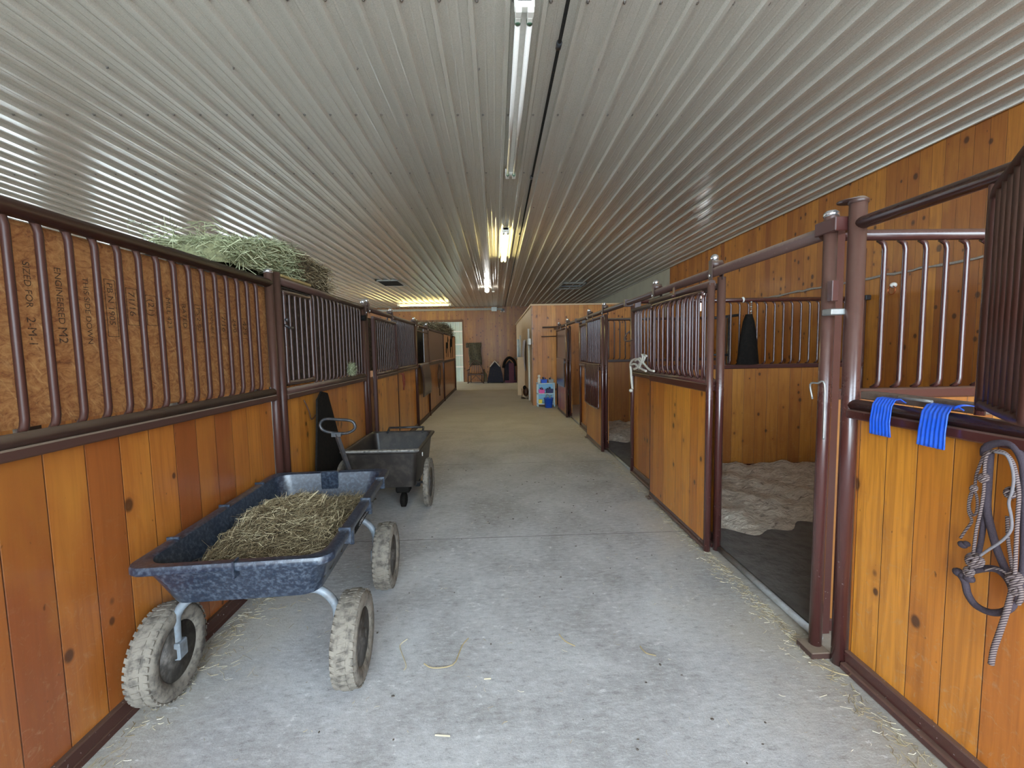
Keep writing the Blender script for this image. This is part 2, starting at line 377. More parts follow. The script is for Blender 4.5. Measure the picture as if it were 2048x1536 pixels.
    def build(s, name, mat, parent=None, origin=None, xf=None):
        o0 = Vector(origin) if origin is not None else (Vector(parent.get('_o', (0, 0, 0))) if parent else Vector((0, 0, 0)))
        vs = [Vector(v) for v in s.v]
        if xf is not None: vs = [xf @ v for v in vs]
        me = bpy.data.meshes.new(name); me.from_pydata([tuple(v-o0) for v in vs], [], s.f)
        me.polygons.foreach_set('use_smooth', s.sm); me.polygons.foreach_set('material_index', s.mi)
        for mm in (mat if isinstance(mat, (list, tuple)) else [mat]): me.materials.append(mm)
        me.update(); import bmesh
        bm = bmesh.new(); bm.from_mesh(me); bmesh.ops.recalc_face_normals(bm, faces=bm.faces); bm.to_mesh(me); bm.free()
        o = bpy.data.objects.new(name, me); C.objects.link(o)
        if parent:
            o.parent = parent; o['_o'] = tuple(o0)
        else: o.location = o0
        return o

def spl(pts, n=6, closed=False):
    P = [Vector(p) for p in pts]; m = len(P); out = []
    for i in range(m if closed else m-1):
        if closed: a, b, c, d = P[i-1], P[i], P[(i+1) % m], P[(i+2) % m]
        else: a, b, c, d = P[max(i-1, 0)], P[i], P[i+1], P[min(i+2, m-1)]
        for k in range(n):
            t = k/n; out.append(.5*((2*b) + (c-a)*t + (2*a-5*b+4*c-d)*t*t + (3*b-a-3*c+d)*t**3))
    if not closed: out.append(P[-1])
    return out
def tag(o, label=None, cat=None, group=None, kind=None):
    if label: o['label'] = label
    if cat: o['category'] = cat
    if group: o['group'] = group
    if kind: o['kind'] = kind
    return o
def thing(name, label, cat, loc=(0, 0, 0), group=None, kind=None):
    o = bpy.data.objects.new(name, None); C.objects.link(o); o.location = loc; o['_o'] = tuple(loc); o.empty_display_size = .05
    return tag(o, label, cat, group, kind)
def struct(name, mb, mat, parent=None):
    o = mb.build(name, mat, parent)
    if not parent: o['kind'] = 'structure'
    return o
def single(mb, name, mat, label, cat, origin=(0, 0, 0), group=None, kind=None):
    o = mb.build(name, mat, None, origin); return tag(o, label, cat, group, kind)
def text_mb(txt, size, mat_fn, depth=.0015):
    """mesh lettering: mat_fn maps (x, y, h) in the lettering's own plane to a point"""
    cu = bpy.data.curves.new('lettering', 'FONT'); cu.body = txt; cu.size = size; cu.extrude = 0
    to = bpy.data.objects.new('lettering', cu); C.objects.link(to)
    dg = bpy.context.evaluated_depsgraph_get(); me = bpy.data.meshes.new_from_object(to.evaluated_get(dg))
    mb = MB(); mb.add([mat_fn(v.co.x, v.co.y, depth) for v in me.vertices], [tuple(p.vertices) for p in me.polygons])
    bpy.data.objects.remove(to); bpy.data.curves.remove(cu); bpy.data.meshes.remove(me)
    return mb
R = random.uniform

# ------------------------------------------------------------------ shell of the barn
def wall_with_holes(mb, axis, c0, c1, u0, u1, z0, z1, holes):
    """solid wall slab between c0..c1 on its thin axis, holes = (u0,u1,z0,z1)"""
    us = sorted({u0, u1, *[h[0] for h in holes], *[h[1] for h in holes]}); zs = sorted({z0, z1, *[h[2] for h in holes], *[h[3] for h in holes]})
    for i in range(len(us)-1):
        for j in range(len(zs)-1):
            cu, cz = (us[i]+us[i+1])/2, (zs[j]+zs[j+1])/2
            if any(h[0] < cu < h[1] and h[2] < cz < h[3] for h in holes): continue
            if axis == 'X': mb.box(c0, c1, us[i], us[i+1], zs[j], zs[j+1])
            else: mb.box(us[i], us[i+1], c0, c1, zs[j], zs[j+1])
    return mb
struct('floor', MB().box(XO-.2, XW+.2, YF-.2, YB+1.2, -.2, 0), CONC)
gm = mat_simple('gravel_yard', (.62, .60, .55), .9, var=.3, vs=3, c2=(.48, .46, .41))
tag(MB().box(-45, 45, -45, 60, -.5, -.22).build('ground', gm), kind='structure')

mb = MB(); prof = []
x = -9.625; P0 = -4.265 - .2295*24
x = P0
while x < XW - .05:
    prof += [(x, 0), (x+.009, -.036), (x+.036, -.036), (x+.046, 0)]
    for q in (.094, .158): prof += [(x+q, 0), (x+q+.006, -.003), (x+q+.014, -.003), (x+q+.020, 0)]
    x += .2295
prof.append((XW+.1, 0)); prof[0] = (XO-.1, 0)
Zt = ZC + .012
vs = [(p[0], y, Zt+p[1]) for p in prof for y in (YF-.1, YB+.1)]
mb.add(vs, [(2*i, 2*i+1, 2*i+3, 2*i+2) for i in range(len(prof)-1)])
mb.box(XO-.2, XW+.2, YF-.2, YB+1.2, Zt+.03, Zt+.2)
mb.cur = 1
k = 0
while 2.886 - 1.322*4 + .661*k < YB:
    y = 2.886 - 1.322*4 + .661*k; half = k % 2
    for i in range(24-22, 62, (4 if half else 1)):
        xx = P0 + .2295*i + (.060 if not half else .046)
        if xx > XW-.05: break
        mb.lathe([(.012, 0), (.012, -.004), (.007, -.0045), (.007, -.012)], (xx, y, Zt), n=6)
    k += 1
struct('ceiling', mb, [CEIL, SCREW])

WB = MB(); wall_with_holes(WB, 'Y', YB, YB+.16, XO, XW, 0, ZC+.02, [(-4.1, -1.66, 0, 3.1)])
struct('wall_back', WB, W_BACK)
struct('wall_right', wall_with_holes(MB(), 'X', XW, XW+.16, YF, 11.96, 0, ZC+.02, [(a, b, c, d) for a, b, c, d in WIN_R if a < 11]), W_WALL)
struct('wall_right_far', wall_with_holes(MB(), 'X', XW, XW+.16, 11.96, YB, 0, ZC+.02, [(a, b, c, d) for a, b, c, d in WIN_R if a > 11]), TANWALL)
struct('wall_left', wall_with_holes(MB(), 'X', XO-.16, XO, YF, YB, 0, ZC+.02, WIN_L), W_WALL)
struct('wall_front', wall_with_holes(MB(), 'Y', YF-.16, YF, XO, XW, 0, ZC+.02, [(DOOR[0], DOOR[1], 0, DOOR[2])]), W_BACK)
# lower lining of the right wall with a dusty top edge
struct('trim_1', MB().box(XW-.03, XW-.001, YF, 12.2, 0, 2.40), W_WALL)
mb = MB()
pts = [(XW-.045+R(-.006, .006), y, 2.41+R(-.010, .010)) for y in np.arange(YF, 8.3, .11)]
struct('trim_2', mb.tube(pts, [.014+R(-.005, .006) for _ in pts], 6), COBWEB)
# window frames with glass
GL = NT('window_glass', .05); GL.b.inputs['Transmission Weight'].default_value = 1; GL.b.inputs['IOR'].default_value = 1.1; GL = GL.m
def window(i, x, y0, y1, z0, z1):
    mb = MB(); t = .045
    mb.box(x-.03, x+.03, y0-.01, y1+.01, z0-.01, z0+t); mb.box(x-.03, x+.03, y0-.01, y1+.01, z1-t, z1+.01)
    mb.box(x-.03, x+.03, y0-.01, y0+t, z0+t, z1-t); mb.box(x-.03, x+.03, y1-t, y1+.01, z0+t, z1-t)
    ym = (y0+y1)/2; mb.box(x-.015, x+.015, ym-.015, ym+.015, z0+t, z1-t)
    o = struct('window_%d' % i, mb, WHITE); return o
for i, q in enumerate(WIN_L): window(i+1, XO-.05, *q)
for i, q in enumerate(WIN_R): window(i+5, XW+.05, *q)
# back door: pale steel sliding door seen through the opening
mb = MB(); px = -4.4; prf = []
while px < -1.3:
    prf += [(px, 0), (px+.02, -.02), (px+.045, -.02), (px+.065, 0)]; px += .2295
mb.add([(a, YB+.45+b, z) for a, b in prf for z in (0, 3.35)], [(2*i, 2*i+1, 2*i+3, 2*i+2) for i in range(len(prf)-1)])
mb.box(-4.5, -1.2, YB+.46, YB+.50, 0, 3.4)
dr = struct('door_1', mb, OUTMET)
mb = MB()
for z in (.72, 1.30, 1.86, 2.52): mb.box(-4.4, -1.3, YB+.39, YB+.43, z, z+.06)
mb.box(-3.36, -3.28, YB+.38, YB+.43, 0, 3.3)
mb.build('door_rail', WHITE, dr)
mb = MB(); mb.box(-4.16, -1.60, YB-.02, YB+.2, 3.02, 3.12); mb.box(-1.66, -1.60, YB-.02, YB+.2, 0, 3.02)
struct('trim_3', mb, mat_simple('dark_trim_wood', (.14, .055, .02), .6))
struct('trim_4', MB().box(XO, .35, YB-.09, YB-.001, 3.56, 3.66), mat_simple('grey_conduit_board', (.33, .31, .26), .6))
# tack room: a lower room built inside the barn at the right
YT = 12.35; XT = 1.035
struct('wall_tack_room_front', MB().box(XT, XW-.031, YT, YT+.12, 0, 2.80), W_BOX)
mb = MB(); mb.prism([(YT+.12, 0), (YB-.1, 0), (YB-.1, 2.86), (YT+.12, 2.80)], 'X', XT, XT+.10)
struct('wall_tack_room_side', mb, PLY)
struct('trim_5', MB().box(XT-.05, XW-.031, YT-.03, YB-.1, 2.80, 2.84), PLY)
struct('trim_6', MB().box(XT-.02, XT, YT-.01, YT+.22, 0, 2.80), W_RX)

# ------------------------------------------------------------------ ceiling fixtures
def fixture(x, y, z, L, along, lit, label, grp=None, tm=None):
    t = thing('fluorescent_light', label, 'ceiling light', (x, y, z), grp)
    def B(a0, a1, b0, b1, z0, z1, mb=None):
        mb = mb or MB()
        return mb.bbox(x+b0, x+b1, y+a0, y+a1, z+z0, z+z1) if along == 'Y' else mb.bbox(x+a0, x+a1, y+b0, y+b1, z+z0, z+z1)
    B(0, L, -.045, .045, -.045, 0).build('housing', WHITE, t)
    for e in (0, L-.05):
        m = B(e, e+.05, -.062, .062, -.075, -.002)
        for s in (-1, 1): B(e+(.05 if e == 0 else -.045), e+(.095 if e == 0 else 0), s*.037-.017, s*.037+.017, -.105, -.06, m); B(e, e+.05, s*.037-.02, s*.037+.02, -.105, -.07, m)
        m.build('lamp_holder', WHITE, t)
    for s in (-1, 1):
        def T(a, b, r, mb):
            q = [(x+s*.037, y+a, z-.088), (x+s*.037, y+b, z-.088)] if along == 'Y' else [(x+a, y+s*.037, z-.088), (x+b, y+s*.037, z-.088)]
            return mb.tube(q, r, 14)
        tb = T(.10, L-.10, .0185, MB()).build('tube', tm or TUBEOFF, t)
        for q0, q1 in ((.085, .115), (L-.115, L-.085)): T(q0, q1, .0205, MB()).build('tube_cap', GREEN, tb)
    return t
fixture(.215, 2.80, ZC-.01, 2.60, 'Y', 0, 'long twin tube ceiling light, unlit, the nearest one overhead')
fixture(.215, 7.85, ZC-.01, 2.60, 'Y', 1, 'lit twin tube light over the middle of the aisle', tm=TUBEON)
fixture(-4.38, 20.15, ZC-.01, 2.40, 'X', 1, 'lit yellow tube light lying across the aisle above the far steel door', tm=TUBEON2)
t = thing('ceiling_lamp', 'small round white lamp glowing on the ceiling at the far end', 'ceiling light', (-.263, 15.2, ZC-.01))
MB().lathe([(.055, 0), (.055, -.05), (.045, -.055)], (-.263, 15.2, ZC-.01), n=16).build('lamp_base', WHITE, t)
MB().ball((-.263, 15.2, ZC-.12), .07, 14, 9).build('bulb', LED, t)
mb = MB(); mb.tube([(.478, YF+.05, ZC-.045), (.478, 2.55, ZC-.045)], .022, 10); pipe = thing('water_pipe', 'thin dark iron pipe running along the ceiling beside the tube lights', 'pipe', (.478, 0, ZC-.045))
mb.build('thick_pipe', mat_simple('iron_brown', (.10, .055, .05), .5, .4), pipe)
MB().tube([(.478, 2.5, ZC-.04), (.49, 9, ZC-.04), (.49, 22.0, ZC-.04)], .0125, 8).build('thin_pipe', BLACKR, pipe)
for y in (2.55, 3.2, 5.54, 8.2): MB().tube([(.478, y-.03, ZC-.042), (.478, y+.03, ZC-.042)], .02, 10).build('coupling', BLACKM, pipe)
mb = MB(); m2 = MB()
def vent(x0, x1, y0, y1, lab):
    t = thing('ceiling_vent', lab, 'vent', ((x0+x1)/2, (y0+y1)/2, ZC-.03)); m = MB()
    for a in ((x0, x1, y0, y0+.05), (x0, x1, y1-.05, y1), (x0, x0+.05, y0, y1), (x1-.05, x1, y0, y1)): m.box(*a, ZC-.04, ZC)
    m.build('frame', mat_simple('grey_frame', (.30, .30, .27), .5), t)
    return t
v = vent(-3.55, -2.85, 13.4, 14.5, 'dark square hatch in the ceiling above the far left stalls')
MB().box(-3.5, -2.9, 13.45, 14.45, ZC-.035, ZC-.008).build('grating', BLACKR, v)
v = vent(2.2, 3.0, 14.4, 15.8, 'grey framed ceiling hatch above the tack room roof')
MB().box(2.25, 2.95, 15.05, 15.12, ZC-.045, ZC-.01).build('crossbar', GREYM, v)
t = thing('smoke_detector', 'tiny white detector on the ceiling beyond the round lamp', 'detector', (-.05, 16.2, ZC-.01)); MB().lathe([(.05, 0), (.05, -.03), (.03, -.045)], (-.05, 16.2, ZC-.01), n=14).build('housing', WHITE, t)
t = thing('junction_box', 'small pale electrical box at the end of the conduit, top of the back wall', 'electrical box', (-.06, YB-.13, 3.58))
MB().bbox(-.18, .08, YB-.17, YB-.091, 3.50, 3.70).build('cover', mat_simple('pale_box', (.62, .68, .66), .5, var=.05), t)
MB().tube([(-.05, YB-.13, 3.70), (-.05, YB-.13, ZC)], .015, 8).build('pipe_stub', DULLM, t)
t = thing('emergency_light', 'pair of small flood lamp heads at the top of the back wall', 'lamp', (.36, YB-.05, 3.5))
MB().bbox(.28, .46, YB-.06, YB-.001, 3.50, 3.62).build('housing', BLACKM, t)
for dx in (.30, .44): MB().lathe([(.02, 0), (.045, -.06), (.045, -.08)], (dx, YB-.06, 3.48), 'Y', 12).build('lamp_head', FLEECE, t)

# ------------------------------------------------------------------ stall fronts
def bar_mb(x, y, z0, z1, s, r=.0135, bend=.018):
    """vertical grille bar whose ends bend back into the rails"""
    return MB().tube([(x+s*bend, y, z0), (x+s*bend*.3, y, z0+.022), (x, y, z0+.05), (x, y, z1-.05), (x+s*bend*.3, y, z1-.022), (x+s*bend, y, z1)], r, 8)
def mid_rail(X, s, y0, y1, z=1.315, mat=PAINT, parent=None, r=.029):
    m = MB(); m.tube([(X, y0, z), (X, y1, z)], r, 12)
    m.bbox(X-.034 if s > 0 else X-.03, X+.03 if s > 0 else X+.034, y0, y1, z-.06, z-.018, .006)
    return m.build('middle_rail', mat, parent)
def panel(X, s, y0, y1, z0, z1, mat, parent, name='wood_panel', off=.032, th=.03):
    a, b = sorted((X+s*(off-th/2), X+s*(off+th/2)))
    return MB().box(a, b, y0, y1, z0, z1).build(name, mat, parent)
def bottom_rail(X, s, y0, y1, mat, parent):
    m = MB(); m.bbox(X-.028, X+.05*1 if s > 0 else X+.028, y0, y1, .0, .035, .006) if s > 0 else m.bbox(X-.05, X+.006, y0, y1, 0, .035, .004)
    m.bbox(X-.006 if s > 0 else X-.05, X+.05 if s > 0 else X+.006, y0, y1, .035, .095, .005)
    return m.build('bottom_rail', mat, parent)
def post(x, y, h, parent, mat=PAINT, r=.03, cap=True, name='post'):
    m = MB(); m.tube([(x, y, 0), (x, y, h)], r, 16)
    o = m.build(name, mat, parent)
    if cap: MB().lathe([(r*1.12, -.012), (r*1.12, .004), (r*.7, .016)], (x, y, h), n=16).build('post_cap', CHROME if r < .033 else PAINTD, o)
    return o
def hanger(x, y, parent, s, z=2.145):
    """flat strap over the track with roller and bright bolt"""
    m = MB(); m.bbox(x-.045, x-.038, y-.028, y+.028, z-.10, z+.085, .002); m.bbox(x+.038, x+.045, y-.028, y+.028, z-.06, z+.06, .002)
    m.lathe([(.03, -.04), (.03, .04)], (x, y, z+.055), 'X', 14); o = m.build('hanger_strap', PAINTD, parent)
    m = MB(); m.ball((x-.012*s, y, z+.10), .03, 12, 8); m.lathe([(.012, 0), (.012, .012)], (x-.057 if s > 0 else x+.045, y, z-.03), 'X', 8)
    m.build('hanger_bolt', CHROME, o); return o

# left, nearest: barred front with strand board behind the bars
L0 = thing('stall_fence', 'nearest left stall front, maroon bars over stamped strand board', 'stall front', (XL, 1.2, 0), 'left stall fronts')
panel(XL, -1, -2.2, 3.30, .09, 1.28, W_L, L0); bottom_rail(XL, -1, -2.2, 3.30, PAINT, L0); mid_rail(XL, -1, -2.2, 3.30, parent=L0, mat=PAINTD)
MB().tube([(XL, -2.2, 2.115), (XL, 3.33, 2.115)], .031, 16).build('top_rail', PAINT, L0)
post(XL, 3.335, 2.20, L0)
for k in range(31): bar_mb(XL, 3.153-.1118*k, 1.335, 2.10, -1).build('bar', PAINT, L0)
ob = panel(XL, -1, -2.2, 3.40, 1.35, 2.09, OSB, L0, 'strand_board', off=.055, th=.014)
xs = XL-.0475
def stamp(txt, y, z, size, boxed=False):
    size *= 1.25
    mb = text_mb(txt, size, lambda a, b, d: (xs+d, y+b, z-a))
    if boxed:
        h = size; L = len(txt)*size*.62
        for (p, q) in (((-.3*h, -.25*h), (L, -.25*h)), ((-.3*h, 1.0*h), (L, 1.0*h)), ((-.3*h, -.25*h), (-.3*h, 1.0*h)), ((L, -.25*h), (L, 1.0*h))):
            (a0, b0), (a1, b1) = p, q
            mb.box(xs, xs+.0012, y+min(b0, b1)-.0012, y+max(b0, b1)+.0012, z-max(a0, a1)-.0012, z-min(a0, a1)+.0012)
    mb.build('printed_stamp', INK, ob)
for k, z, txt, size, bx in ((13, 1.95, 'SIZED FOR', .028, 0), (13, 1.75, '2-M-1', .036, 0), (12, 1.95, 'ENGINEERED', .030, 0), (12, 1.72, 'M2', .042, 0), (11, 1.93, 'THIS SIDE DOWN', .028, 0), (10, 1.925, 'PB N 1905', .034, 1),
                             (9, 1.90, '71/16', .04, 1), (8, 1.88, '(21)', .042, 1), (7, 1.90, 'MILL 423', .034, 0), (6, 1.88, 'RATED', .034, 0), (5, 1.87, 'PS 2-92', .036, 1), (4, 1.88, 'EXPOSURE 1', .026, 0), (3, 1.84, '7/16', .045, 1), (2, 1.83, '24/0', .04, 0), (1, 1.82, '423', .05, 1)):
    stamp(txt, (3.153-.1118*(k+.5))*1.0287-size*.45, z, size, bx)

# left, second: grille with a small hinged feed door
L1 = thing('stall_fence', 'second left stall front with small barred feed door behind the carts', 'stall front', (XL, 4.5, 0), 'left stall fronts')
panel(XL, -1, 3.40, 6.35, .09, 1.26, W_LF, L1); bottom_rail(XL, -1, 3.47, 5.56, PAINT, L1); mid_rail(XL, -1, 3.47, 5.56, 1.30, PAINTD, L1)
post(XL, 3.44, 2.21, L1, r=.033, cap=False); post(XL, 5.60, 2.16, L1)
MB().tube([(XL, 3.46, 2.155), (XL, 5.6, 2.155)], .03, 14).build('top_rail', PAINTD, L1)
MB().bbox(XL-.02, XL+.03, 3.48, 4.02, 2.185, 2.205).build('top_board', mat_simple('yellow_board', (.36, .26, .10), .7), L1)
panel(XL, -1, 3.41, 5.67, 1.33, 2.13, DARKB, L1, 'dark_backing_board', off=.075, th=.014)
fd = MB().tube(spl([(XL+.01, 3.53, 1.40), (XL+.01, 3.53, 1.70), (XL+.01, 3.53, 2.04), (XL+.01, 3.56, 2.075), (XL+.01, 3.95, 2.08), (XL+.01, 4.02, 2.06), (XL+.01, 4.02, 1.7), (XL+.01, 4.02, 1.40), (XL+.01, 3.98, 1.368), (XL+.01, 3.57, 1.368)], 4, True), .016, 8, closed=True).build('feed_door', PAINTD, L1)
for k in range(4): bar_mb(XL+.01, 3.62+k*.1, 1.368, 2.078, -1, .011, .0).build('feed_door_bar', PAINTD, fd)
m = MB(); m.tube([(XL+.02, 3.50, 1.82), (XL+.04, 3.53, 1.80), (XL+.045, 3.58, 1.80)], .009, 8); m.ball((XL+.03, 3.52, 1.86), .016); m.build('latch', BLACKM, fd)
for k in range(14): bar_mb(XL, 4.12+k*.105, 1.32, 2.135, -1, .012).build('bar', PAINTD, L1)
MB().bbox(XL+.005, XL+.018, 3.515, 3.545, 1.60, 1.66).build('white_clip', WHITE, L1)
hanger(XL, 5.60, L1, -1, 2.12)
MB().lathe([(.034, -.035), (.034, .05), (.022, .055)], (XL, 5.56, 2.02), 'X', 14).build('roller', BLACKR, L1)
# hay caught in the grille
def tuft(c, r, n, mat, parent=None, sq=(1, 1, 1), th=.0016, ln=.12):
    m = MB()
    for _ in range(n):
        d = Vector((random.gauss(0, 1), random.gauss(0, 1), random.gauss(0, 1.1))); d.normalize()
        p = Vector(c) + Vector((R(-1, 1)*r*sq[0], R(-1, 1)*r*sq[1], R(-1, 1)*r*sq[2])); L = R(.4, 1)*ln
        b = Vector((R(-1, 1), R(-1, 1), R(-1, .6)))*L*.25
        m.strand([p-d*L*.5, p+b, p+d*L*.5], th*R(.7, 1.3))
    return m
single(tuft((XL+.05, 4.95, 1.42), .04, 170, STRAWG, sq=(.7, 1.6, 1.5), th=.0011, ln=.10), 'hay_wisp', STRAWG, 'green wisp of hay caught on the rail of the second left stall front', 'hay', kind='stuff')

# left, third: door with bow-topped grille and fixed panel
L2 = thing('stall_fence', 'third left stall front behind the small cart, red tack hanging on it', 'stall front', (XL, 8.1, 0), 'left stall fronts')
panel(XL, -1, 7.08, 9.12, .09, 1.26, W_LF, L2); bottom_rail(XL, -1, 7.05, 9.12, PAINT, L2); mid_rail(XL, -1, 7.05, 9.12, 1.30, PAINTD, L2)
MB().tube([(XL, 5.68, 2.15), (XL, 9.16, 2.15)], .032, 14).build('track', PAINTD, L2)
post(XL, 5.715, 2.15, L2, cap=False); post(XL, 9.16, 2.22, L2, r=.04)
for k in range(18): bar_mb(XL, 7.16+k*.108, 1.32, 2.13, -1, .012).build('bar', PAINTD, L2)
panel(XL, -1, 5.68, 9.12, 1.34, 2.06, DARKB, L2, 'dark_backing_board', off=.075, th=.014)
for y in (5.75, 7.05, 9.0): hanger(XL, y, L2, -1, 2.15)
D2 = thing('stall_door', 'sliding stall door, dark bow topped bars, behind the small cart on the left', 'stall door', (XL+.07, 6.4, 0), 'sliding stall doors')
Xd = XL+.075
panel(Xd, -1, 5.80, 7.0, .09, 1.26, W_LF, D2, off=0); mid_rail(Xd, -1, 5.78, 7.02, 1.30, PAINTD, D2, r=.022)
for y in (5.78, 7.02): MB().bbox(Xd-.024, Xd+.024, y-.022, y+.022, .03, 2.03, .008).build('stile', PAINT, D2)
MB().tube([(Xd, 5.76, 2.04), (Xd, 7.05, 2.04)], .02, 10).build('top_tube', PAINTD, D2); MB().bbox(Xd-.02, Xd+.02, 5.78, 7.02, .03, .09).build('bottom_rail', PAINT, D2)
for k in range(11): bar_mb(Xd, 5.88+k*.105, 1.32, 2.02, -1, .011).build('bar', PAINTD, D2)
t = MB().bbox(XL+.04, XL+.11, 7.0, 7.12, 1.33, 1.38, .006).build('door_latch', PAINTD, L2)

# left, fourth: open window, hanging mat, sheet panel
L3 = thing('stall_fence', 'fourth left stall front with open window and dark sheet panel', 'stall front', (XL, 11.5, 0), 'left stall fronts')
panel(XL, -1, 9.24, 10.83, .09, 1.26, W_LF, L3); panel(XL, -1, 10.88, 13.88, .09, 1.26, W_LF, L3, 'wood_panel'); bottom_rail(XL, -1, 9.22, 13.9, PAINT, L3)
mid_rail(XL, -1, 9.22, 13.88, 1.30, PAINTD, L3); MB().tube([(XL, 9.2, 2.13), (XL, 13.9, 2.13)], .03, 12).build('top_rail', PAINTD, L3)
for y in (10.86, 13.92): post(XL, y, 2.17, L3, r=.026, cap=False)
MB().tube([(XL, 9.28, 2.02), (XL, 10.8, 2.02)], .018, 8).build('window_tube', PAINTD, L3)
panel(XL, -1, 10.2, 13.88, 1.34, 2.10, SHEET, L3, 'sheet_panel', off=.0, th=.012)
hanger(XL, 9.24, L3, -1, 2.13); hanger(XL, 10.6, L3, -1, 2.13)
single(MB().bbox(XL-.36, XL-.32, 9.3, 12.3, 0, 2.09), 'shade_board', CAMO, 'added brown board standing in for the dim interior of the fourth left stall', 'board')  # added board, its dark tone stands in for shade inside the stall
# left, fifth: plywood with horse cut-outs
L4 = thing('stall_fence', 'last left stall front, orange plywood top with horse silhouettes', 'stall front', (XL, 15.8, 0), 'left stall fronts')
panel(XL, -1, 13.98, 17.8, .09, 1.24, W_LF, L4); bottom_rail(XL, -1, 13.96, 17.8, PAINT, L4); mid_rail(XL, -1, 13.96, 17.8, 1.26, PAINTD, L4)
MB().tube([(XL, 13.95, 2.14), (XL, 17.8, 2.14)], .028, 12).build('top_rail', PAINTD, L4)
panel(XL, -1, 13.98, 17.8, 1.28, 2.11, mat_simple('orange_ply', (.66, .34, .15), .6, var=.1, vs=5), L4, 'plywood_panel', off=.0)
post(XL, 17.80, 2.14, L4, cap=False, r=.03)
single(MB().box(XL-3.2, XL-.06, 17.74, 17.79, 0, 2.1), 'end_board_screen', W_RX, 'wood partition closing the far end of the left stalls', 'partition')
# horse and rider shapes (cut board, about 1 cm thick)
def cutout(poly, y0, z0, sc, lab):
    single(MB().prism([(y0+a*sc, z0+b*sc) for a, b in poly], 'X', XL+.018, XL+.028), 'horse_silhouette', BLACKR, lab, 'decoration', group='horse silhouettes on the last left stall')
horse = [(0, 2.2), (.5, 3.0), (1.2, 3.1), (2.2, 2.9), (3.2, 3.1), (3.6, 4.0), (4.0, 4.4), (4.3, 4.1), (5.0, 3.5), (4.8, 3.3), (4.2, 3.5), (4.0, 2.6), (3.7, 2.0), (3.9, 1.0), (3.8, 0), (3.5, 0), (3.5, 1.0), (3.2, 1.8), (1.3, 1.8), (1.1, 1.0), (1.2, 0), (.9, 0), (.8, 1.0), (.5, 1.7), (.2, .8), (0, .9)]
rider = horse[:3] + [(1.5, 3.6), (1.6, 4.6), (1.5, 5.2), (1.8, 5.6), (2.1, 5.2), (2.0, 4.6), (2.6, 3.9), (2.4, 3.0)] + horse[4:]
cutout(horse, 14.5, 1.38, .16, 'small black horse silhouette on plywood of the last left stall, nearer one')
cutout(rider, 15.75, 1.33, .22, 'black horse and rider silhouette on plywood of the last left stall, farther one')

# right, nearest front
R0 = thing('stall_fence', 'nearest right stall front, bright orange wood with a coiled halter on it', 'stall front', (XR, .8, 0), 'right stall fronts')
panel(XR, 1, -2.2, 2.0, .09, 1.28, W_R, R0); bottom_rail(XR, 1, -2.2, 2.0, PAINTR, R0); mid_rail(XR, 1, -2.2, 2.02, 1.307, PAINTR, R0)
MB().tube([(XR, -2.2, 2.15), (XR, 2.03, 2.15)], .029, 16).build('top_rail', PAINTR, R0)
post(XR, 2.035, 2.255, R0, PAINTR, r=.036)
MB().tube([(XR, 1.47, 1.34), (XR, 1.47, 2.13)], .015, 10).build('window_stile', PAINTR, R0)
for k in range(17): bar_mb(XR, 1.36-.1118*k, 1.33, 2.135, 1).build('bar', PAINTR, R0)
MB().bbox(XR+.036, XR+.10, 1.50, 2.02, 1.335, 1.372).build('sill_board', mat_simple('worn_sill', (.17, .12, .09), .8, var=.4), R0)
# hinged window gate standing open into the aisle
G = thing('window_gate', 'barred window gate swung open into the aisle, nearest on the right', 'gate', (1.665, 1.44, 1.39))
gd = Vector((-.66, -.75, 0)); g0 = Vector((1.652, 1.43, 0))
def gp(u, z): p = g0 + gd*u; return (p.x, p.y, z)
fr = MB().tube(spl([gp(0, 1.42), gp(0, 1.9), gp(0, 2.04), gp(.05, 2.085), gp(.30, 2.09), gp(.50, 2.085), gp(.55, 2.04), gp(.55, 1.7), gp(.55, 1.44), gp(.5, 1.40), gp(.05, 1.39)], 4, True), .017, 10, closed=True).build('gate_frame', PAINT, G)
for k in range(6):
    u = .085+k*.076; MB().tube([gp(u, 1.40), gp(u, 2.085)], .0125, 8).build('bar', PAINT, G)
# end post and strike of the first right stall, track overhead
TR = thing('door_track', 'long maroon overhead track running above the right stall doors', 'door track', (XR-.04, 7.2, 2.145))
MB().tube([(XR-.04, 2.19, 2.148), (XR-.04, 12.2, 2.148)], .034, 18).build('track_tube', PAINTD, TR)
MB().bbox(XR-.085, XR+.01, 2.06, 2.2, 2.13, 2.195, .004).build('end_bracket', PAINTR, TR)
for y in (5.46, 8.87): MB().bbox(XR-.09, XR+.02, y-.02, y+.02, 2.10, 2.19, .003).build('track_bracket', PAINTD, TR)
PA = thing('door_post', 'round maroon post at the near side of the open right doorway', 'post', (XR-.05, 2.135, 0), 'doorway posts')
post(XR-.05, 2.135, 2.225, PA, PAINTR, r=.030)
m = MB(); m.lathe([(.004, 0), (.058, .002), (.06, .006), (.004, .009)], (XR-.012, 2.06, 2.257), n=18); m.build('cap_plate', PAINTD, PA)
m = MB(); m.tube(spl([(XR-.085, 2.17, 1.32), (XR-.10, 2.17, 1.395), (XR-.10, 2.12, 1.405), (XR-.09, 2.085, 1.40), (XR-.088, 2.082, 1.20), (XR-.088, 2.082, 1.13)], 4), .0045, 8); m.build('latch_pin', DULLM, PA)
MB().bbox(XR-.10, XR-.03, 2.045, 2.11, 1.735, 1.765, .004).build('strike_plate', DULLM, PA)
MB().bbox(XR-.092, XR-.06, 2.055, 2.09, 1.80, 1.90, .003).build('latch_plate', PAINTR, PA)
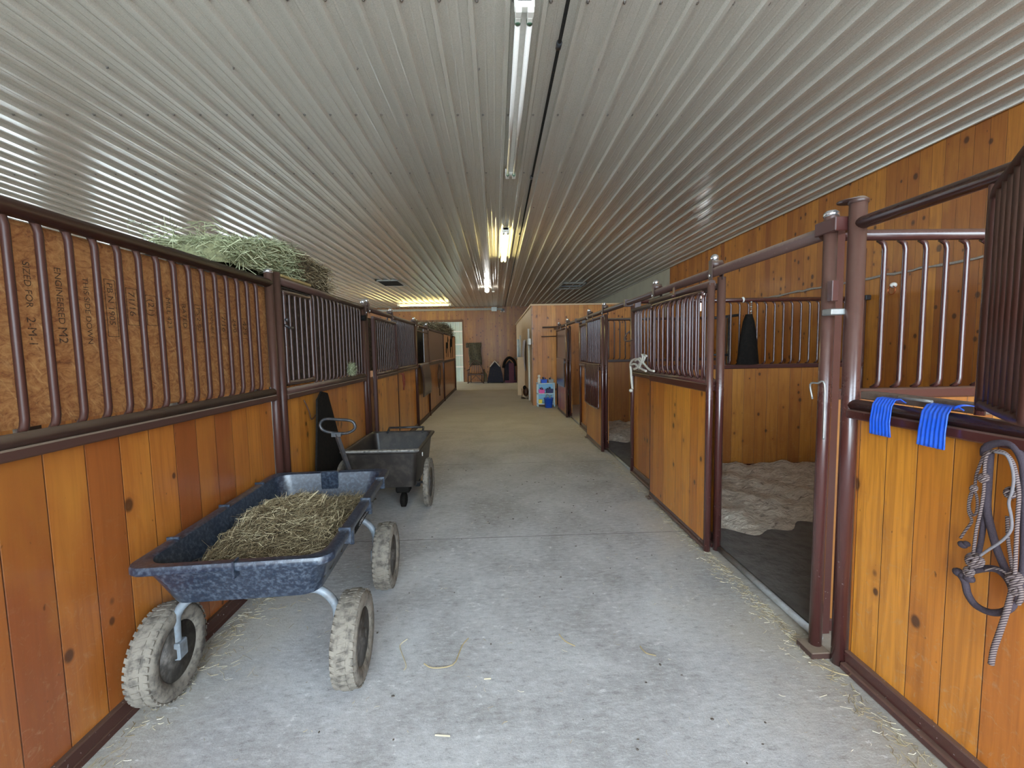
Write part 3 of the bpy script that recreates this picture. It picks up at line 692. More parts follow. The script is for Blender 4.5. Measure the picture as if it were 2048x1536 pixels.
# threshold of the open doorway
single(MB().tube([(XR+.015, 2.19, .022), (XR+.015, 3.25, .022)], .021, 10), 'threshold_pipe', mat_simple('grey_pipe', (.34, .34, .33), .6, .3, vs=24, c2=(.20, .17, .14)), 'dusty grey steel pipe sill on the floor of the nearest right doorway', 'sill')
single(MB().bbox(XR-.12, XR-.02, 2.06, 2.18, 0, .035, .004), 'door_guide', PAINTD, 'small maroon floor guide at the foot of the near right doorway post', 'floor guide')

def right_front(y0, y1, lab, nb=None, mat=PAINTR, bars=True, top=2.05):
    t = thing('stall_fence', lab, 'stall front', (XR+.01, (y0+y1)/2, 0), 'right stall fronts')
    X = XR+.012
    panel(X, 1, y0, y1, .09, 1.28, W_R, t); bottom_rail(X, 1, y0, y1, mat, t); mid_rail(X, 1, y0, y1, 1.31, mat, t)
    MB().tube([(X, y0, top), (X, y1, top)], .025, 12).build('top_rail', PAINTD, t)
    post(X, y0-.03, 2.11, t, mat, cap=False); post(X, y1+.0, 2.11, t, mat, r=.026, cap=False)
    n = int((y1-y0-.1)/.112)
    for k in range(n): bar_mb(X, y1-.10-k*.112, 1.33, top-.012, 1, .012).build('bar', mat, t)
    return t
F1 = right_front(3.32, 5.44, 'right stall front just beyond the nearest open doorway, tan rope tied on it')
F2 = right_front(6.80, 8.84, 'second far right stall front, beyond the dark narrow doorway')
F3 = right_front(10.14, 12.2, 'last right stall front, next to the blue shelf')

def right_door(y0, y1, lab, kind):
    """sliding door pushed back over its fixed front"""
    X = XR-.085; t = thing('stall_door', lab, 'stall door', (X, (y0+y1)/2, 0), 'sliding stall doors')
    panel(X, 1, y0+.02, y1-.015, .08, 1.27, W_R, t, off=.0, th=.024)
    for y, r in ((y0, .026), (y1, .014)): MB().tube([(X, y, .012), (X, y, 2.06)], r, 12).build('stile', PAINTR, t)
    m = MB(); m.bbox(X-.025, X+.02, y0, y1, .018, .045, .004); m.bbox(X-.012, X+.02, y0, y1, .045, .085, .004); m.build('bottom_rail', PAINTR, t)
    m = MB(); m.tube([(X, y0, 1.325), (X, y1, 1.325)], .02, 12); m.bbox(X-.024, X+.024, y0, y1, 1.25, 1.312, .006); m.build('middle_rail', PAINTR, t)
    MB().tube([(X, y0-.02, 2.06), (X, y1+.03, 2.06)], .024, 14).build('top_tube', PAINTD, t)
    for y in (y0+.02, y1-.02): hanger(X+.045, y, t, 1, 2.148)
    m = MB(); m.bbox(X-.03, X-.022, (y0+y1)/2-.02, (y0+y1)/2+.02, 2.03, 2.12, .002); m.ball((X-.035, (y0+y1)/2, 2.045), .014); m.build('clamp', PAINTR, t)
    if kind == 'yoke':
        f = MB().tube(spl([(X-.03, y0+.06, 1.345), (X-.03, y0+.06, 1.9), (X-.03, y0+.075, 1.985), (X-.03, y0+.16, 2.012), (X-.03, y1-.2, 2.012), (X-.03, y1-.07, 1.99), (X-.03, y1-.055, 1.9), (X-.03, y1-.055, 1.345)], 4), .011, 8).build('window_gate', PAINTR, t)
        n = 9
        for k in range(n):
            y = y0+.17+k*(y1-y0-.32)/(n-1)
            MB().tube([(X-.005, y, 1.345), (X-.022, y, 1.37), (X-.03, y, 1.41), (X-.03, y, 1.95), (X-.018, y, 1.99), (X-.002, y, 2.005)], .0115, 8).build('bar', PAINTR, f)
    if kind == 'lowered':
        for k in range(11):
            y = y0+.1+k*(y1-y0-.2)/10
            bar_mb(X, y, 1.34, 2.05, 1, .011, .0).build('bar', PAINTR, t)
        f = MB().tube(spl([(X-.05, y0+.06, 1.33), (X-.05, y0+.06, .75), (X-.05, y0+.10, .665), (X-.05, (y0+y1)/2, .65), (X-.05, y1-.10, .665), (X-.05, y1-.06, .75), (X-.05, y1-.06, 1.33)], 4), .013, 8).build('lowered_gate', PAINTR, t)
        for k in range(9): MB().tube([(X-.05, y0+.17+k*(y1-y0-.34)/8, .655), (X-.05, y0+.17+k*(y1-y0-.34)/8, 1.33)], .0115, 8).build('bar', PAINTR, f)
    if kind == 'sheet':
        MB().bbox(X-.012, X+.004, y0+.03, y1-.03, 1.35, 2.03, .002).build('sheet_panel', SHEET, t)
    return t
right_door(3.255, 4.50, 'sliding stall door of round bow bars over orange wood, first on the right', 'yoke')
right_door(6.60, 7.72, 'sliding stall door with its barred gate hung down, second on the right', 'lowered')
right_door(10.0, 11.4, 'sliding stall door with dark sheet top, last on the right', 'sheet')
single(MB().bbox(XR-.135, XR-.115, 10.12, 11.3, .70, 1.36, .003), 'hanging_mat', SHEET, 'dark mat hanging on the last right stall door', 'mat')
for y in (4.50, 7.72): single(MB().bbox(XR-.13, XR-.035, y-.04, y+.04, 0, .016, .003), 'door_guide', PAINTD, 'maroon floor guide under the %s right sliding door' % ('first' if y < 5 else 'second'), 'floor guide')
for y0, y1, w_ in ((5.50, 6.73, 'second'), (8.92, 10.08, 'third')):
    single(MB().tube([(XR+.015, y0, .02), (XR+.015, y1, .02)], .019, 10), 'threshold_pipe', DULLM, 'grey steel pipe sill across the %s right doorway' % w_, 'sill')

# latches
t = F1
MB().tube(spl([(XR-.03, 5.42, 1.80), (XR-.08, 5.45, 1.74), (XR-.09, 5.42, 1.68), (XR-.06, 5.34, 1.675), (XR-.06, 5.22, 1.69)], 4), .009, 8).build('hook', PAINTD, t)

# dividers between right stalls
def divider(y, lab, bars=True, mat=PAINTR, x1=None, z0=.03):
    x1 = x1 or XW-.06; t = thing('stall_divider', lab, 'stall divider', (3.2, y, 0), 'stall dividers')
    x0 = XR+.10
    MB().box(x0, x1, y-.018, y+.018, .07, 1.30).build('wood_panel', W_RX, t)
    MB().bbox(x0, x1, y-.03, y+.03, 0, .07, .005).build('bottom_rail', mat, t)
    m = MB(); m.bbox(x0, x1, y-.032, y+.032, 1.30, 1.355, .008); m.build('middle_rail', mat, t)
    MB().tube([(x0, y, 2.165), (x1, y, 2.165)], .028, 14).build('top_rail', mat, t)
    for x in (x0, x1): MB().tube([(x, y, 0), (x, y, 2.19)], .026, 12).build('post', mat, t)
    MB().bbox(XR+.04, x0+.02, y-.05, y-.033, 0, 2.17, .004).build('channel_post', mat, t)
    x = x0+.16
    while x < x1-.05:
        MB().tube([(x-.022, y+.02, 1.352), (x-.006, y, 1.375), (x, y, 1.40), (x, y, 2.09), (x-.006, y, 2.12), (x-.02, y+.02, 2.145)], .0125, 8).build('bar', mat, t); x += .1135
    return t
divider(2.30, 'barred divider behind the near right window opening')
divider(5.50, 'divider with thin bars across the back of the open right stall')
divider(8.89, 'divider seen through the dark second right doorway', mat=PAINTD)
m = MB(); m.bbox(3.02, 3.24, 5.33, 5.42, 1.38, 1.95, .02); m2 = m
hb = thing('hay_net', 'black hay bag hanging from the divider in the open right stall', 'hay bag', (3.15, 5.38, 1.38))
MB().grid(lambda u, v: (3.15+(.035+.11*(1-v)**.6)*math.cos(2*PI*u), 5.42+.05*math.sin(2*PI*u)-.01, 1.36+.62*v), 17, 8).build('bag', BLACKR, hb)
m = MB()
for k in range(6): m.lathe([(.010, -.003), (.014, 0), (.010, .003)], (3.18, 5.41, 1.99+k*.028), 'Y' if k % 2 else 'X', 8)
m.build('chain', DULLM, hb)
MB().ball((3.12, 5.50, 2.17), .036, sq=(.6, 1, 1)).build('clip', WHITE, hb)
bk = thing('blanket_bracket', 'dark metal bracket arms standing behind the open stall divider', 'bracket', (3.0, 6.2, 0))
m = MB(); m.tube([(3.02, 5.62, 0), (3.02, 5.62, 1.99)], .022, 8); m.tube([(2.78, 5.62, 1.95), (3.16, 5.62, 1.99)], .018, 8); m.tube([(2.78, 5.62, 1.48), (3.02, 5.62, 1.48)], .016, 8); m.build('arms', BLACKM, bk)
# wall corner bracket of the divider
single(MB().bbox(XW-.10, XW-.032, 5.42, 5.56, 2.14, 2.20, .006).bbox(XW-.25, XW-.05, 5.44, 5.47, 2.17, 2.195, .004), 'wall_bracket', BLACKM, 'dark bracket fixing the open stall divider to the wall', 'bracket')
ins = thing('wire_insulator', 'white knob and copper ring on the dusty wall line of the near stall', 'insulator', tuple(at(1787, 570, X=XW-.08)))
q = at(1787, 570, X=XW-.05); MB().ball(q, .035, sq=(1, 1.1, .9)).build('knob', WHITE, ins)
MB().tube([q+Vector((-.02, .05*math.cos(a), -.06+.05*math.sin(a))) for a in np.linspace(0, 2*PI, 14)[:-1]], .006, 6, closed=True).build('ring', mat_simple('copper', (.50, .14, .05), .35, .8), ins)

# bedding in the open stalls
def bedding(y0, y1, lab, edge):
    def f(u, v):
        x = XR+.14 + u*(XW-XR-.20); e = edge+.10*math.sin(x*5)+.05*math.sin(x*17)
        y = e+(y1-e)*v; h = .07*min(1, v*5)*(1+.25*math.sin(x*9+y*7)+.2*math.sin(x*21-y*15)) + .012*R(-1, 1)*(1 if 0 < v < 1 else 0)
        return (x, y, max(.018, .018+h))
    single(MB().grid(f, 70, 60), 'shavings_bedding', BED, lab, 'bedding', kind='stuff')
single(MB().box(XR+.06, XW-.04, 2.34, 5.46, .001, .016), 'rubber_floor_mat', BEDF, 'dark worn mat floor inside the open right stall', 'floor mat')
bedding(2.3, 5.45, 'pale wood shavings heaped at the back of the open right stall', 3.62)
single(MB().box(XR+.06, XW-.04, 5.56, 8.84, .001, .016), 'rubber_floor_mat', BEDF, 'dark mat floor inside the second right stall', 'floor mat')
bedding(5.6, 8.84, 'shavings at the back of the second right stall', 7.3)

# ------------------------------------------------------------------ hay on top of the left stalls
pf = thing('hay_loft_platform', 'plank platform carrying the hay bales behind the left stall fronts', 'platform', (-2.3, 3.9, 0))
MB().box(-2.75, -1.80, 2.55, 5.1, 2.16, 2.20).build('deck', DARKB, pf)
for x in (-2.7, -1.86):
    for y in (2.6, 5.0): MB().box(x-.04, x+.04, y-.04, y+.04, 0, 2.16).build('leg', DARKB, pf)
def hay_heap(x0, x1, y0, y1, z0, hf, name, mats, lab, n, ln=.16, th=.0022):
    root = thing(name, lab, 'hay bale', ((x0+x1)/2, (y0+y1)/2, z0))
    def f(u, v):
        a = 2*PI*u; cx, cy = (x0+x1)/2, (y0+y1)/2
        sx = math.copysign(abs(math.cos(a))**.35, math.cos(a)); sy = math.copysign(abs(math.sin(a))**.35, math.sin(a))
        k = min(1.0, (1-v)*4)**.5 if v > .75 else 1
        x = cx+(x1-x0)/2*sx*k; y = cy+(y1-y0)/2*sy*k
        return (x+.01*math.sin(y*40+v*9), y, z0+hf(y)*min(1, v*1.33)+.012*math.sin(x*37+y*29)*(v > .1))
    MB().grid(f, 49, 14).build('bale_core', mats[0], root)
    m = MB()
    for _ in range(n):
        face = random.random(); x = R(x0, x1); y = R(y0, y1); z = z0+hf(y)*R(.05, 1)
        if face < .55: z = z0+hf(y)+R(-.01, .02)
        elif face < .85: x = x1 if random.random() < .8 else x0
        else: y = random.choice((y0, y1))
        d = Vector((R(-1, 1), R(-1, 1), R(-.35, .5))); d.normalize(); L = ln*R(.35, 1.2)
        p = Vector((x, y, z)); b = Vector((R(-1, 1), R(-1, 1), R(-.3, 1)))*L*.2
        m.strand([p-d*L/2, p+b, p+d*L/2+Vector((0, 0, -abs(R(0, .2))*L))], th*R(.6, 1.2))
    o = m.build('hay_stalks', mats[1], root); o['kind'] = 'stuff'
    return root
hay_heap(-2.30, -1.72, 2.95, 3.93, 2.20, lambda y: .12+.17*min(1, (y-2.95)/.8), 'hay_pile', (HAYG, STRAWG), 'loose pale green hay on top of the nearest left stall', 1500, .2, .0022)
hay_heap(-2.35, -1.74, 3.97, 4.84, 2.20, lambda y: .29-.04*(y-3.97), 'hay_bale', (HAYB, STRAW), 'brown hay bale on top of the second left stall', 1500, .14, .0022)
pf = thing('hay_loft_platform', 'platform carrying hay behind the last left stall fronts', 'platform', (-2.3, 15.5, 0))
MB().box(-2.9, -1.80, 12.4, 17.7, 2.10, 2.15).build('deck', DARKB, pf)
for x in (-2.8, -1.9):
    for y in (12.5, 17.6): MB().box(x-.04, x+.04, y-.04, y+.04, 0, 2.10).build('leg', DARKB, pf)
hay_heap(-2.8, -1.72, 12.6, 17.7, 2.15, lambda y: .12+.22*math.sin(PI*(y-12.4)/6.2), 'hay_pile', (HAYB, STRAW), 'grey brown hay heaped on top of the last left stalls', 1100, .35, .005)

# ------------------------------------------------------------------ carts
def ring_pts(hw, hl, rad, z, n=6):
    P = []
    for (cx, cy, a0) in ((hw-rad, hl-rad, 0), (-hw+rad, hl-rad, PI/2), (-hw+rad, -hl+rad, PI), (hw-rad, -hl+rad, 1.5*PI)):
        for k in range(n+1):
            a = a0+PI/2*k/n; P.append((cx+rad*math.cos(a), cy+rad*math.sin(a), z))
    return P
def tub(rings):
    m = MB(); n = None
    for i, r in enumerate(rings):
        p = ring_pts(*r); n = len(p); m.v += p
    for i in range(len(rings)-1):
        for k in range(n): m.f.append((i*n+k, i*n+(k+1) % n, (i+1)*n+(k+1) % n, (i+1)*n+k)); m.sm.append(True); m.mi.append(0)
    m.f.append(tuple(range(n))[::-1]); m.sm.append(False); m.mi.append(0)
    L = (len(rings)-1)*n; m.f.append(tuple(L+k for k in range(n))); m.sm.append(False); m.mi.append(0)
    return m
def sharp(o, ang=40):
    me = o.data
    try: me.set_sharp_from_angle(angle=math.radians(ang))
    except Exception: pass
    return o
def wheel(parent, c, r, wd, outer, treads=40, name='wheel'):
    """outer = +1 when the hub face looks to +X"""
    prof = [(r*.60, -wd*.42), (r*.70, -wd*.5), (r*.86, -wd*.53), (r*.955, -wd*.40), (r*.985, -wd*.2), (r*.99, 0), (r*.985, wd*.2), (r*.955, wd*.40), (r*.86, wd*.53), (r*.70, wd*.5), (r*.60, wd*.42), (r*.57, 0)]
    W = MB().lathe(prof, c, 'X', 40, closed=True)
    for k in range(treads):
        for j, (h0, h1, rr) in enumerate(((-.46, -.20, .965), (-.17, .17, .995), (.20, .46, .965))):
            a = 2*PI*(k+(.5 if j == 1 else 0))/treads; da = 2*PI/treads*.30
            ps = []
            for (aa, hh, q) in ((a-da, h0, 0), (a+da, h0, 0), (a+da+(.05 if j != 1 else -.04), h1, 0), (a-da+(.05 if j != 1 else -.04), h1, 0)):
                for rad in (rr*r*.975, rr*r+.0015): ps.append((c[0]+hh*wd, c[1]+rad*math.cos(aa), c[2]+rad*math.sin(aa)))
            W.add(ps, [(1, 3, 5, 7), (0, 1, 3, 2), (2, 3, 5, 4), (4, 5, 7, 6), (6, 7, 1, 0)])
    t = W.build(name, TIRE, parent)
    m = MB(); m.lathe([(r*.61, -wd*.40), (r*.58, -wd*.30), (r*.50, -wd*.12), (r*.22, -wd*.10), (r*.17, -wd*.5), (.012, -wd*.52), (.012, wd*.52), (r*.17, wd*.5), (r*.22, wd*.10), (r*.50, wd*.12), (r*.58, wd*.30), (r*.61, wd*.40)], c, 'X', 28)
    m.build('rim', RIM, t); return t

CX, CY, CA = -1.185, 2.535, math.radians(3.5)
cart = thing('dump_cart', 'large black poly garden cart holding hay, nearest on the left', 'cart', (CX, CY, 0))
cart.rotation_euler = (0, 0, CA); cart['_o'] = (0, 0, 0)
hw, hl = .418, .72
tb = sharp(tub([(hw-.12, hl-.13, .07, .505), (hw-.10, hl-.11, .08, .51), (hw-.055, hl-.055, .09, .64), (hw-.035, hl-.035, .09, .690), (hw-.004, hl-.004, .07, .692), (hw, hl, .07, .698), (hw, hl, .07, .718), (hw-.004, hl-.004, .07, .728), (hw-.035, hl-.035, .07, .730), (hw-.052, hl-.052, .09, .722), (hw-.065, hl-.065, .09, .66), (hw-.115, hl-.125, .08, .525)]).build('tub', BLACKP, cart), 35)
for q in [(sx*hw-(.052 if sx > 0 else .008), sx*hw+(.008 if sx > 0 else .052), y-.006, y+.006, .655, .738, .002) for y in (-.42, .02, .45) for sx in (-1, 1)] + [(-.06, .06, hl-.085, hl-.05, .60, .742, .006), (.02, .028, -hl-.008, -hl+.04, .66, .738, .002)] + [(hw-.06, hw-.035, y-.012, y+.012, .56, .70, .004) for y in (-.21, .235)]:
    MB().bbox(*q).build('rim_rib', BLACKP, tb)
# maker's label on the aisle side
xl = hw-.045
lb = MB(); lb.add([(xl+.001-.012, -.12, .575), (xl+.001-.012, .24, .575), (xl+.013, .24, .655), (xl+.013, -.12, .655), (xl-.02, -.12, .575), (xl-.02, .24, .575), (xl, .24, .655), (xl, -.12, .655)], [(0, 1, 2, 3), (4, 7, 6, 5), (0, 4, 5, 1), (1, 5, 6, 2), (2, 6, 7, 3), (3, 7, 4, 0)])
lbo = lb.build('name_plate', BLACKR, tb)
sl = .024/.08
text_mb('GORILLA CARTS', .044, lambda a, b, d: (xl-.011+d+sl*(b+.022), -.065+a*.82, .597+b)).build('lettering', LABELW, tb)
mk = MB(); mk.add([(xl-.008+sl*q[1], q[0], .592+q[1]) for q in ((-.112, 0), (-.075, 0), (-.09, .055), (-.098, .03))], [(0, 1, 2, 3)]); mk.build('logo_mark', LABELW, tb)
# chassis
ch = MB()
for y, nm in ((-.50, 'f'), (.36, 'r')):
    w2 = .365
    ch.tube(spl([(-w2, y, .225), (-w2, y, .32), (-w2+.01, y, .40), (-w2+.07, y, .468), (-w2+.16, y, .482), (0, y, .482), (w2-.16, y, .482), (w2-.07, y, .468), (w2-.01, y, .40), (w2, y, .32), (w2, y, .225)], 4), .020, 10)
    for s in (-1, 1): ch.bbox(s*w2-.028, s*w2+.028, y-.03, y+.03, .19, .27, .004)
ch.bbox(-.03, .03, -.50, .60, .455, .50, .004)
ch.build('chassis', GREYM, cart)
for y in (-.50, .36):
    for s in (-1, 1): wheel(cart, (.435 if s > 0 else -.405, y, .222), .218, .110, s)
hd = MB(); h0 = Vector((.0, .74, .50)); 
# steering handle standing at the far end
def cl(p): # world to cart frame
    v = Vector(p)-Vector((CX, CY, 0)); c, s = math.cos(-CA), math.sin(-CA); return Vector((c*v.x-s*v.y, s*v.x+c*v.y, v.z))
yh = 3.36
a = cl(at(700, 945, Y=yh)); b = cl(at(673, 868, Y=yh+.02)); a0 = a+(a-b)*.9
H = MB(); H.tube([a0, b], .019, 4); H.box(b.x-.035, b.x+.035, b.y-.015, b.y+.015, b.z-.02, b.z+.012)
ho = H.build('pull_handle', BLACKM, cart)
lp = [cl(at(x, y, Y=yh+.02)) for x, y in ((650, 862), (672, 866.5), (695, 866), (709, 858), (709, 848), (700, 841), (675, 839), (652, 838), (642, 844), (641, 854))]
MB().tube(spl(lp, 4, True), .0115, 10, closed=True).build('handle_loop', BLACKM, ho)
MB().tube([Vector((0, .36, .40)), Vector((0, .60, .42)), a0], .016, 8).build('tow_bar', BLACKM, cart)
# hay load
hayroot = thing('hay_load', 'heap of brown hay lying inside the large black cart', 'hay', (CX, CY, .53)); hayroot.rotation_euler = (0, 0, CA); hayroot['_o'] = (0, 0, .53)
def hh(x, y):
    e = max(0, 1-((x-.02)/.36)**4)*max(0, 1-((y+.02)/.60)**4)
    return .53 + e**.5*(.075 + .145*math.exp(-((x+.03)**2/.05+(y+.10)**2/.09)) - .03*math.exp(-((x-.12)**2/.03+(y-.38)**2/.02)) + .022*math.sin(x*17+1)*math.sin(y*11+x*5) + .012*math.sin(x*41+y*33))
MB().grid(lambda u, v: ((u-.5)*.64+.02, (v-.5)*1.14, hh((u-.5)*.64+.02, (v-.5)*1.14)+.008*R(-1, 1)), 40, 60).build('hay_mass', HAYB, hayroot)
m = MB()
for _ in range(4600):
    x, y = R(-.28, .31), R(-.55, .52)
    z = hh(x, y)+R(-.004, .022); an = random.gauss(.25+1.2*math.sin(x*7+y*4), .75); L = R(.04, .17)
    dx, dy = math.cos(an)*L/2, math.sin(an)*L/2
    if hh(x, y) < .552 and random.random() < .7: continue
    if abs(x+dx) > .33 or abs(x-dx) > .33 or abs(y+dy) > .60 or abs(y-dy) > .60: continue
    up = R(-.02, .05) if random.random() < .85 else R(.03, .10)
    q1, q2 = R(-.025, .025), R(-.025, .025); m.strand([(x-dx, y-dy, hh(x-dx, y-dy)-.002), (x-dx*.4+q1, y-dy*.4+q2, z+.010), (x+dx*.4+q1, y+dy*.4-q2, z+.012), (x+dx, y+dy, max(hh(x+dx, y+dy)-.01, z+up*.6))], R(.0006, .0014))
o = m.build('hay_stalks', STRAW, hayroot); o['kind'] = 'stuff'

# second, smaller cart
c2 = thing('tub_cart', 'smaller dirty dark tub cart standing behind the large cart', 'cart', (-1.16, 4.84, 0)); c2['_o'] = (0, 0, 0)
tb2 = sharp(tub([(.30, .44, .05, .225), (.315, .46, .06, .235), (.355, .52, .06, .59), (.385, .55, .05, .60), (.39, .555, .05, .61), (.385, .55, .05, .625), (.36, .525, .05, .628), (.345, .51, .06, .61), (.30, .45, .05, .245)]).build('tub', BROWNP, c2), 35)
m = MB(); m.bbox(-.385, .385, -.556, -.50, .618, .634, .004); m.build('worn_rim_edge', mat_simple('worn_edge', (.30, .28, .25), .7, var=.6, vs=30, c2=(.07, .06, .05)), tb2)
MB().lathe([(.022, 0), (.022, .004)], (.372, -.30, .53), 'X', 12).build('round_badge', LABELW, tb2)
MB().tube([(-.18, .62, .655), (.24, .62, .655)], .013, 8).build('push_bar', BLACKM, c2)
m = MB()
for x in (-.18, .24): m.tube([(x, .50, .615), (x, .56, .63), (x, .62, .655)], .014, 8)
m.build('bar_arms', BLACKM, c2)
wheel(c2, (.44, -.36, .252), .25, .05, 1, 36); wheel(c2, (-.44, -.36, .252), .25, .05, -1, 36)
MB().tube([(-.44, -.36, .252), (.44, -.36, .252)], .012, 8).build('axle', BLACKM, c2)
m = MB()
for x in (.18,): m.bbox(x-.07, x+.07, -.42, -.30, .16, .228, .01); m.lathe([(.05, -.03), (.075, -.02), (.075, .02), (.05, .03)], (x, -.37, .077), 'X', 18)
m.build('castor', BLACKR, c2)
m = MB()
for x in (-.2, .2): m.bbox(x-.03, x+.03, .30, .36, .0, .23, .006)
m.build('rear_leg', BLACKM, c2)

# black rubber mat leaning on the left wall, behind the cart handle
P = [at(636, 935, X=XL+.07), at(635, 860, X=XL+.06), at(634, 800, X=XL+.055), at(641, 783, X=XL+.05), at(653, 786, X=XL+.05), at(662, 815, X=XL+.055), at(675, 860, X=XL+.06), at(688, 905, X=XL+.065), at(699, 950, X=XL+.07)]
P = [(p.y, max(p.z, .0)) for p in P]; P += [(4.72, .0), (3.80, .0)]
single(MB().prism(P, 'X', XL+.045, XL+.062), 'rubber_mat', BLACKR, 'tall ragged black rubber mat leaning on the left stall wood behind the cart handle', 'mat')
single(MB().grid(lambda u, v: (XL+.058+.03*math.sin(PI*v)+.004*math.sin(9*u), 9.28+u*1.15+.25*(1-v), .60+v*.72), 8, 10), 'hanging_mat', SHEET, 'dark stiff mat hanging from the rail of the fourth left stall', 'mat').modifiers.new('thick', 'SOLIDIFY').thickness = .012

# tack hanging on left fronts
t = thing('leather_strap_tack', 'red brown leather strap hanging on the third left stall panel', 'tack', (XL+.04, 7.7, 1.2))
m = MB(); m.tube(spl([(XL+.02, 7.62, 1.21), (XL+.03, 7.72, 1.215), (XL+.03, 7.80, 1.20)], 3), .014, 8)
m.tube(spl([(XL+.03, 7.70, 1.21), (XL+.035, 7.68, 1.10), (XL+.035, 7.72, 1.0), (XL+.035, 7.70, .93)], 4), .014, 8); m.tube(spl([(XL+.04, 7.72, 1.2), (XL+.045, 7.76, 1.1), (XL+.045, 7.73, 1.0)], 4), .012, 8); m.build('strap', REDL, t)
t = thing('rope_halter', 'thin brown halter hanging on the fourth left stall panel', 'tack', (XL+.04, 12.6, 1.2))
m = MB(); m.tube(spl([(XL+.03, 12.6, 1.2), (XL+.03, 12.3, .95), (XL+.03, 12.45, .55), (XL+.03, 12.75, .75), (XL+.03, 12.8, 1.1)], 4, True), .018, 6, closed=True); m.tube([(XL+.03, 12.5, .8), (XL+.03, 12.55, .32)], .015, 6); m.build('halter_loops', BRNL, t)
t = thing('nail_hook', 'short hooked strap mark on the second left stall panel', 'hook', (XL+.02, 3.85, 1.15))
MB().tube(spl([(XL+.005, 3.80, 1.20), (XL+.03, 3.83, 1.10), (XL+.03, 3.87, 1.02), (XL+.03, 3.97, 1.05)], 4), .006, 6).build('cord', BRNL, t)

# ------------------------------------------------------------------ near right: brackets, halter, rope
def plane_pts(crop, pts, X):   # crop: x0, y0, scale
    return [at(crop[0]+a/crop[2], crop[1]+b/crop[2], X=X) for a, b in pts]
Zr = 1.358
def saddle_bracket(y, w, lab, drop, splay):
    t = thing('plastic_bracket', lab, 'bracket', (XR, y, Zr), 'blue plastic brackets')
    def f(u, v):
        a = v; yy = y+(u-.5)*w
        prof = [(.02, Zr-.012), (-.01, Zr+.006), (-.035, Zr+.002), (-.052, Zr-.025), (-.06, Zr-drop*.6), (-.056-splay, Zr-drop)]
        k = a*(len(prof)-1); i = min(int(k), len(prof)-2); fr_ = k-i
        x = prof[i][0]*(1-fr_)+prof[i+1][0]*fr_; z = prof[i][1]*(1-fr_)+prof[i+1][1]*fr_
        rib = .006*math.cos(u*PI*6)
        return (XR+x-abs(rib)*.8, yy-(.02*(1-a)*(u-.5)), z+abs(rib)*.4)
    o = MB().grid(f, 25, 16).build('curved_plate', BLUEP, t); o.modifiers.new('thick', 'SOLIDIFY').thickness = .004
    return t
saddle_bracket(1.80, .10, 'blue plastic bracket hooked over the right rail, left one of the pair', .155, 0)
b2 = saddle_bracket(1.575, .105, 'blue plastic bracket with flared lip on the right rail, right one of the pair', .155, .006)
o = MB().grid(lambda u, v: (XR-.045+.05*v-.012*math.sin(v*PI), 1.522-.055*v-.005, Zr+.006+.012*math.sin(v*PI)-.012*u*(1-v)), 8, 10).build('flared_lip', BLUEP, b2); o.modifiers.new('thick', 'SOLIDIFY').thickness = .004
single(MB().tube([(XR-.02, 1.76, Zr+.014), (XR-.02, 1.62, Zr+.012)], .006, 8), 'hanging_rod', DULLM, 'grey metal rod joining the two blue brackets', 'rod')

hal = thing('halter', 'dark halter of webbing and flecked rope hanging on the near right stall wood', 'halter', (XR-.03, 1.37, 1.25))
cr = (1840, 850, 3.072); XA, XB2, XC = XR-.028, XR-.045, XR-.060
def S_(pts, r, X, nm, mat, closed=False, flat=None, n=4):
    MB().tube(spl(plane_pts(cr, pts, X), n, closed), r, 9, closed=closed, flat=flat).build(nm, mat, hal)
S_([(400, 190), (405, 140), (470, 112), (560, 118), (620, 190), (645, 300), (648, 600), (640, 880), (600, 1080)], .0125, XA, 'webbing_strap', STRAPM)
S_([(430, 170), (418, 350), (412, 520), (440, 650), (475, 770), (520, 880), (545, 960)], .011, XA, 'webbing_strap', STRAPM)
S_([(400, 150), (405, 420), (390, 600), (365, 760), (330, 860)], .008, XA, 'webbing_strap', STRAPM)
S_([(235, 905), (275, 960), (295, 1040), (345, 1110), (430, 1150), (520, 1145), (575, 1090), (560, 980), (500, 905), (430, 880), (330, 895)], .011, XB2, 'nose_strap', STRAPM)
S_([(440, 158), (400, 175), (370, 240), (345, 310), (335, 380), (305, 440), (298, 530), (318, 590), (285, 640), (248, 695)], .0042, XB2, 'flecked_rope', DROPE)
S_([(430, 165), (405, 200), (395, 300), (392, 400), (372, 530), (345, 650), (328, 790)], .0048, XC, 'flecked_rope', DROPE)
S_([(330, 400), (350, 450), (348, 530), (325, 555), (302, 500), (318, 430)], .004, XB2, 'flecked_rope', DROPE, True)
S_([(440, 160), (510, 165), (565, 220), (592, 310), (607, 420), (600, 560), (592, 700), (585, 860), (582, 940)], .0055, XC, 'flecked_rope', DROPE)
S_([(455, 165), (530, 185), (565, 260), (575, 340), (562, 420), (545, 480), (560, 560), (560, 640), (510, 705), (430, 760), (365, 805)], .0042, XC-.008, 'grey_rope', STRINGM)
S_([(535, 560), (540, 700), (556, 820), (572, 940)], .0048, XB2, 'flecked_rope', DROPE)
S_([(400, 890), (460, 880), (520, 905), (560, 950)], .0042, XC, 'flecked_rope', DROPE)
S_([(578, 945), (562, 1030), (530, 1150), (490, 1270), (452, 1380), (436, 1470)], .0085, XC, 'rope_tail', DROPE)
S_([(590, 950), (615, 1000), (620, 1060), (600, 1100)], .007, XC, 'rope_tail', DROPE)
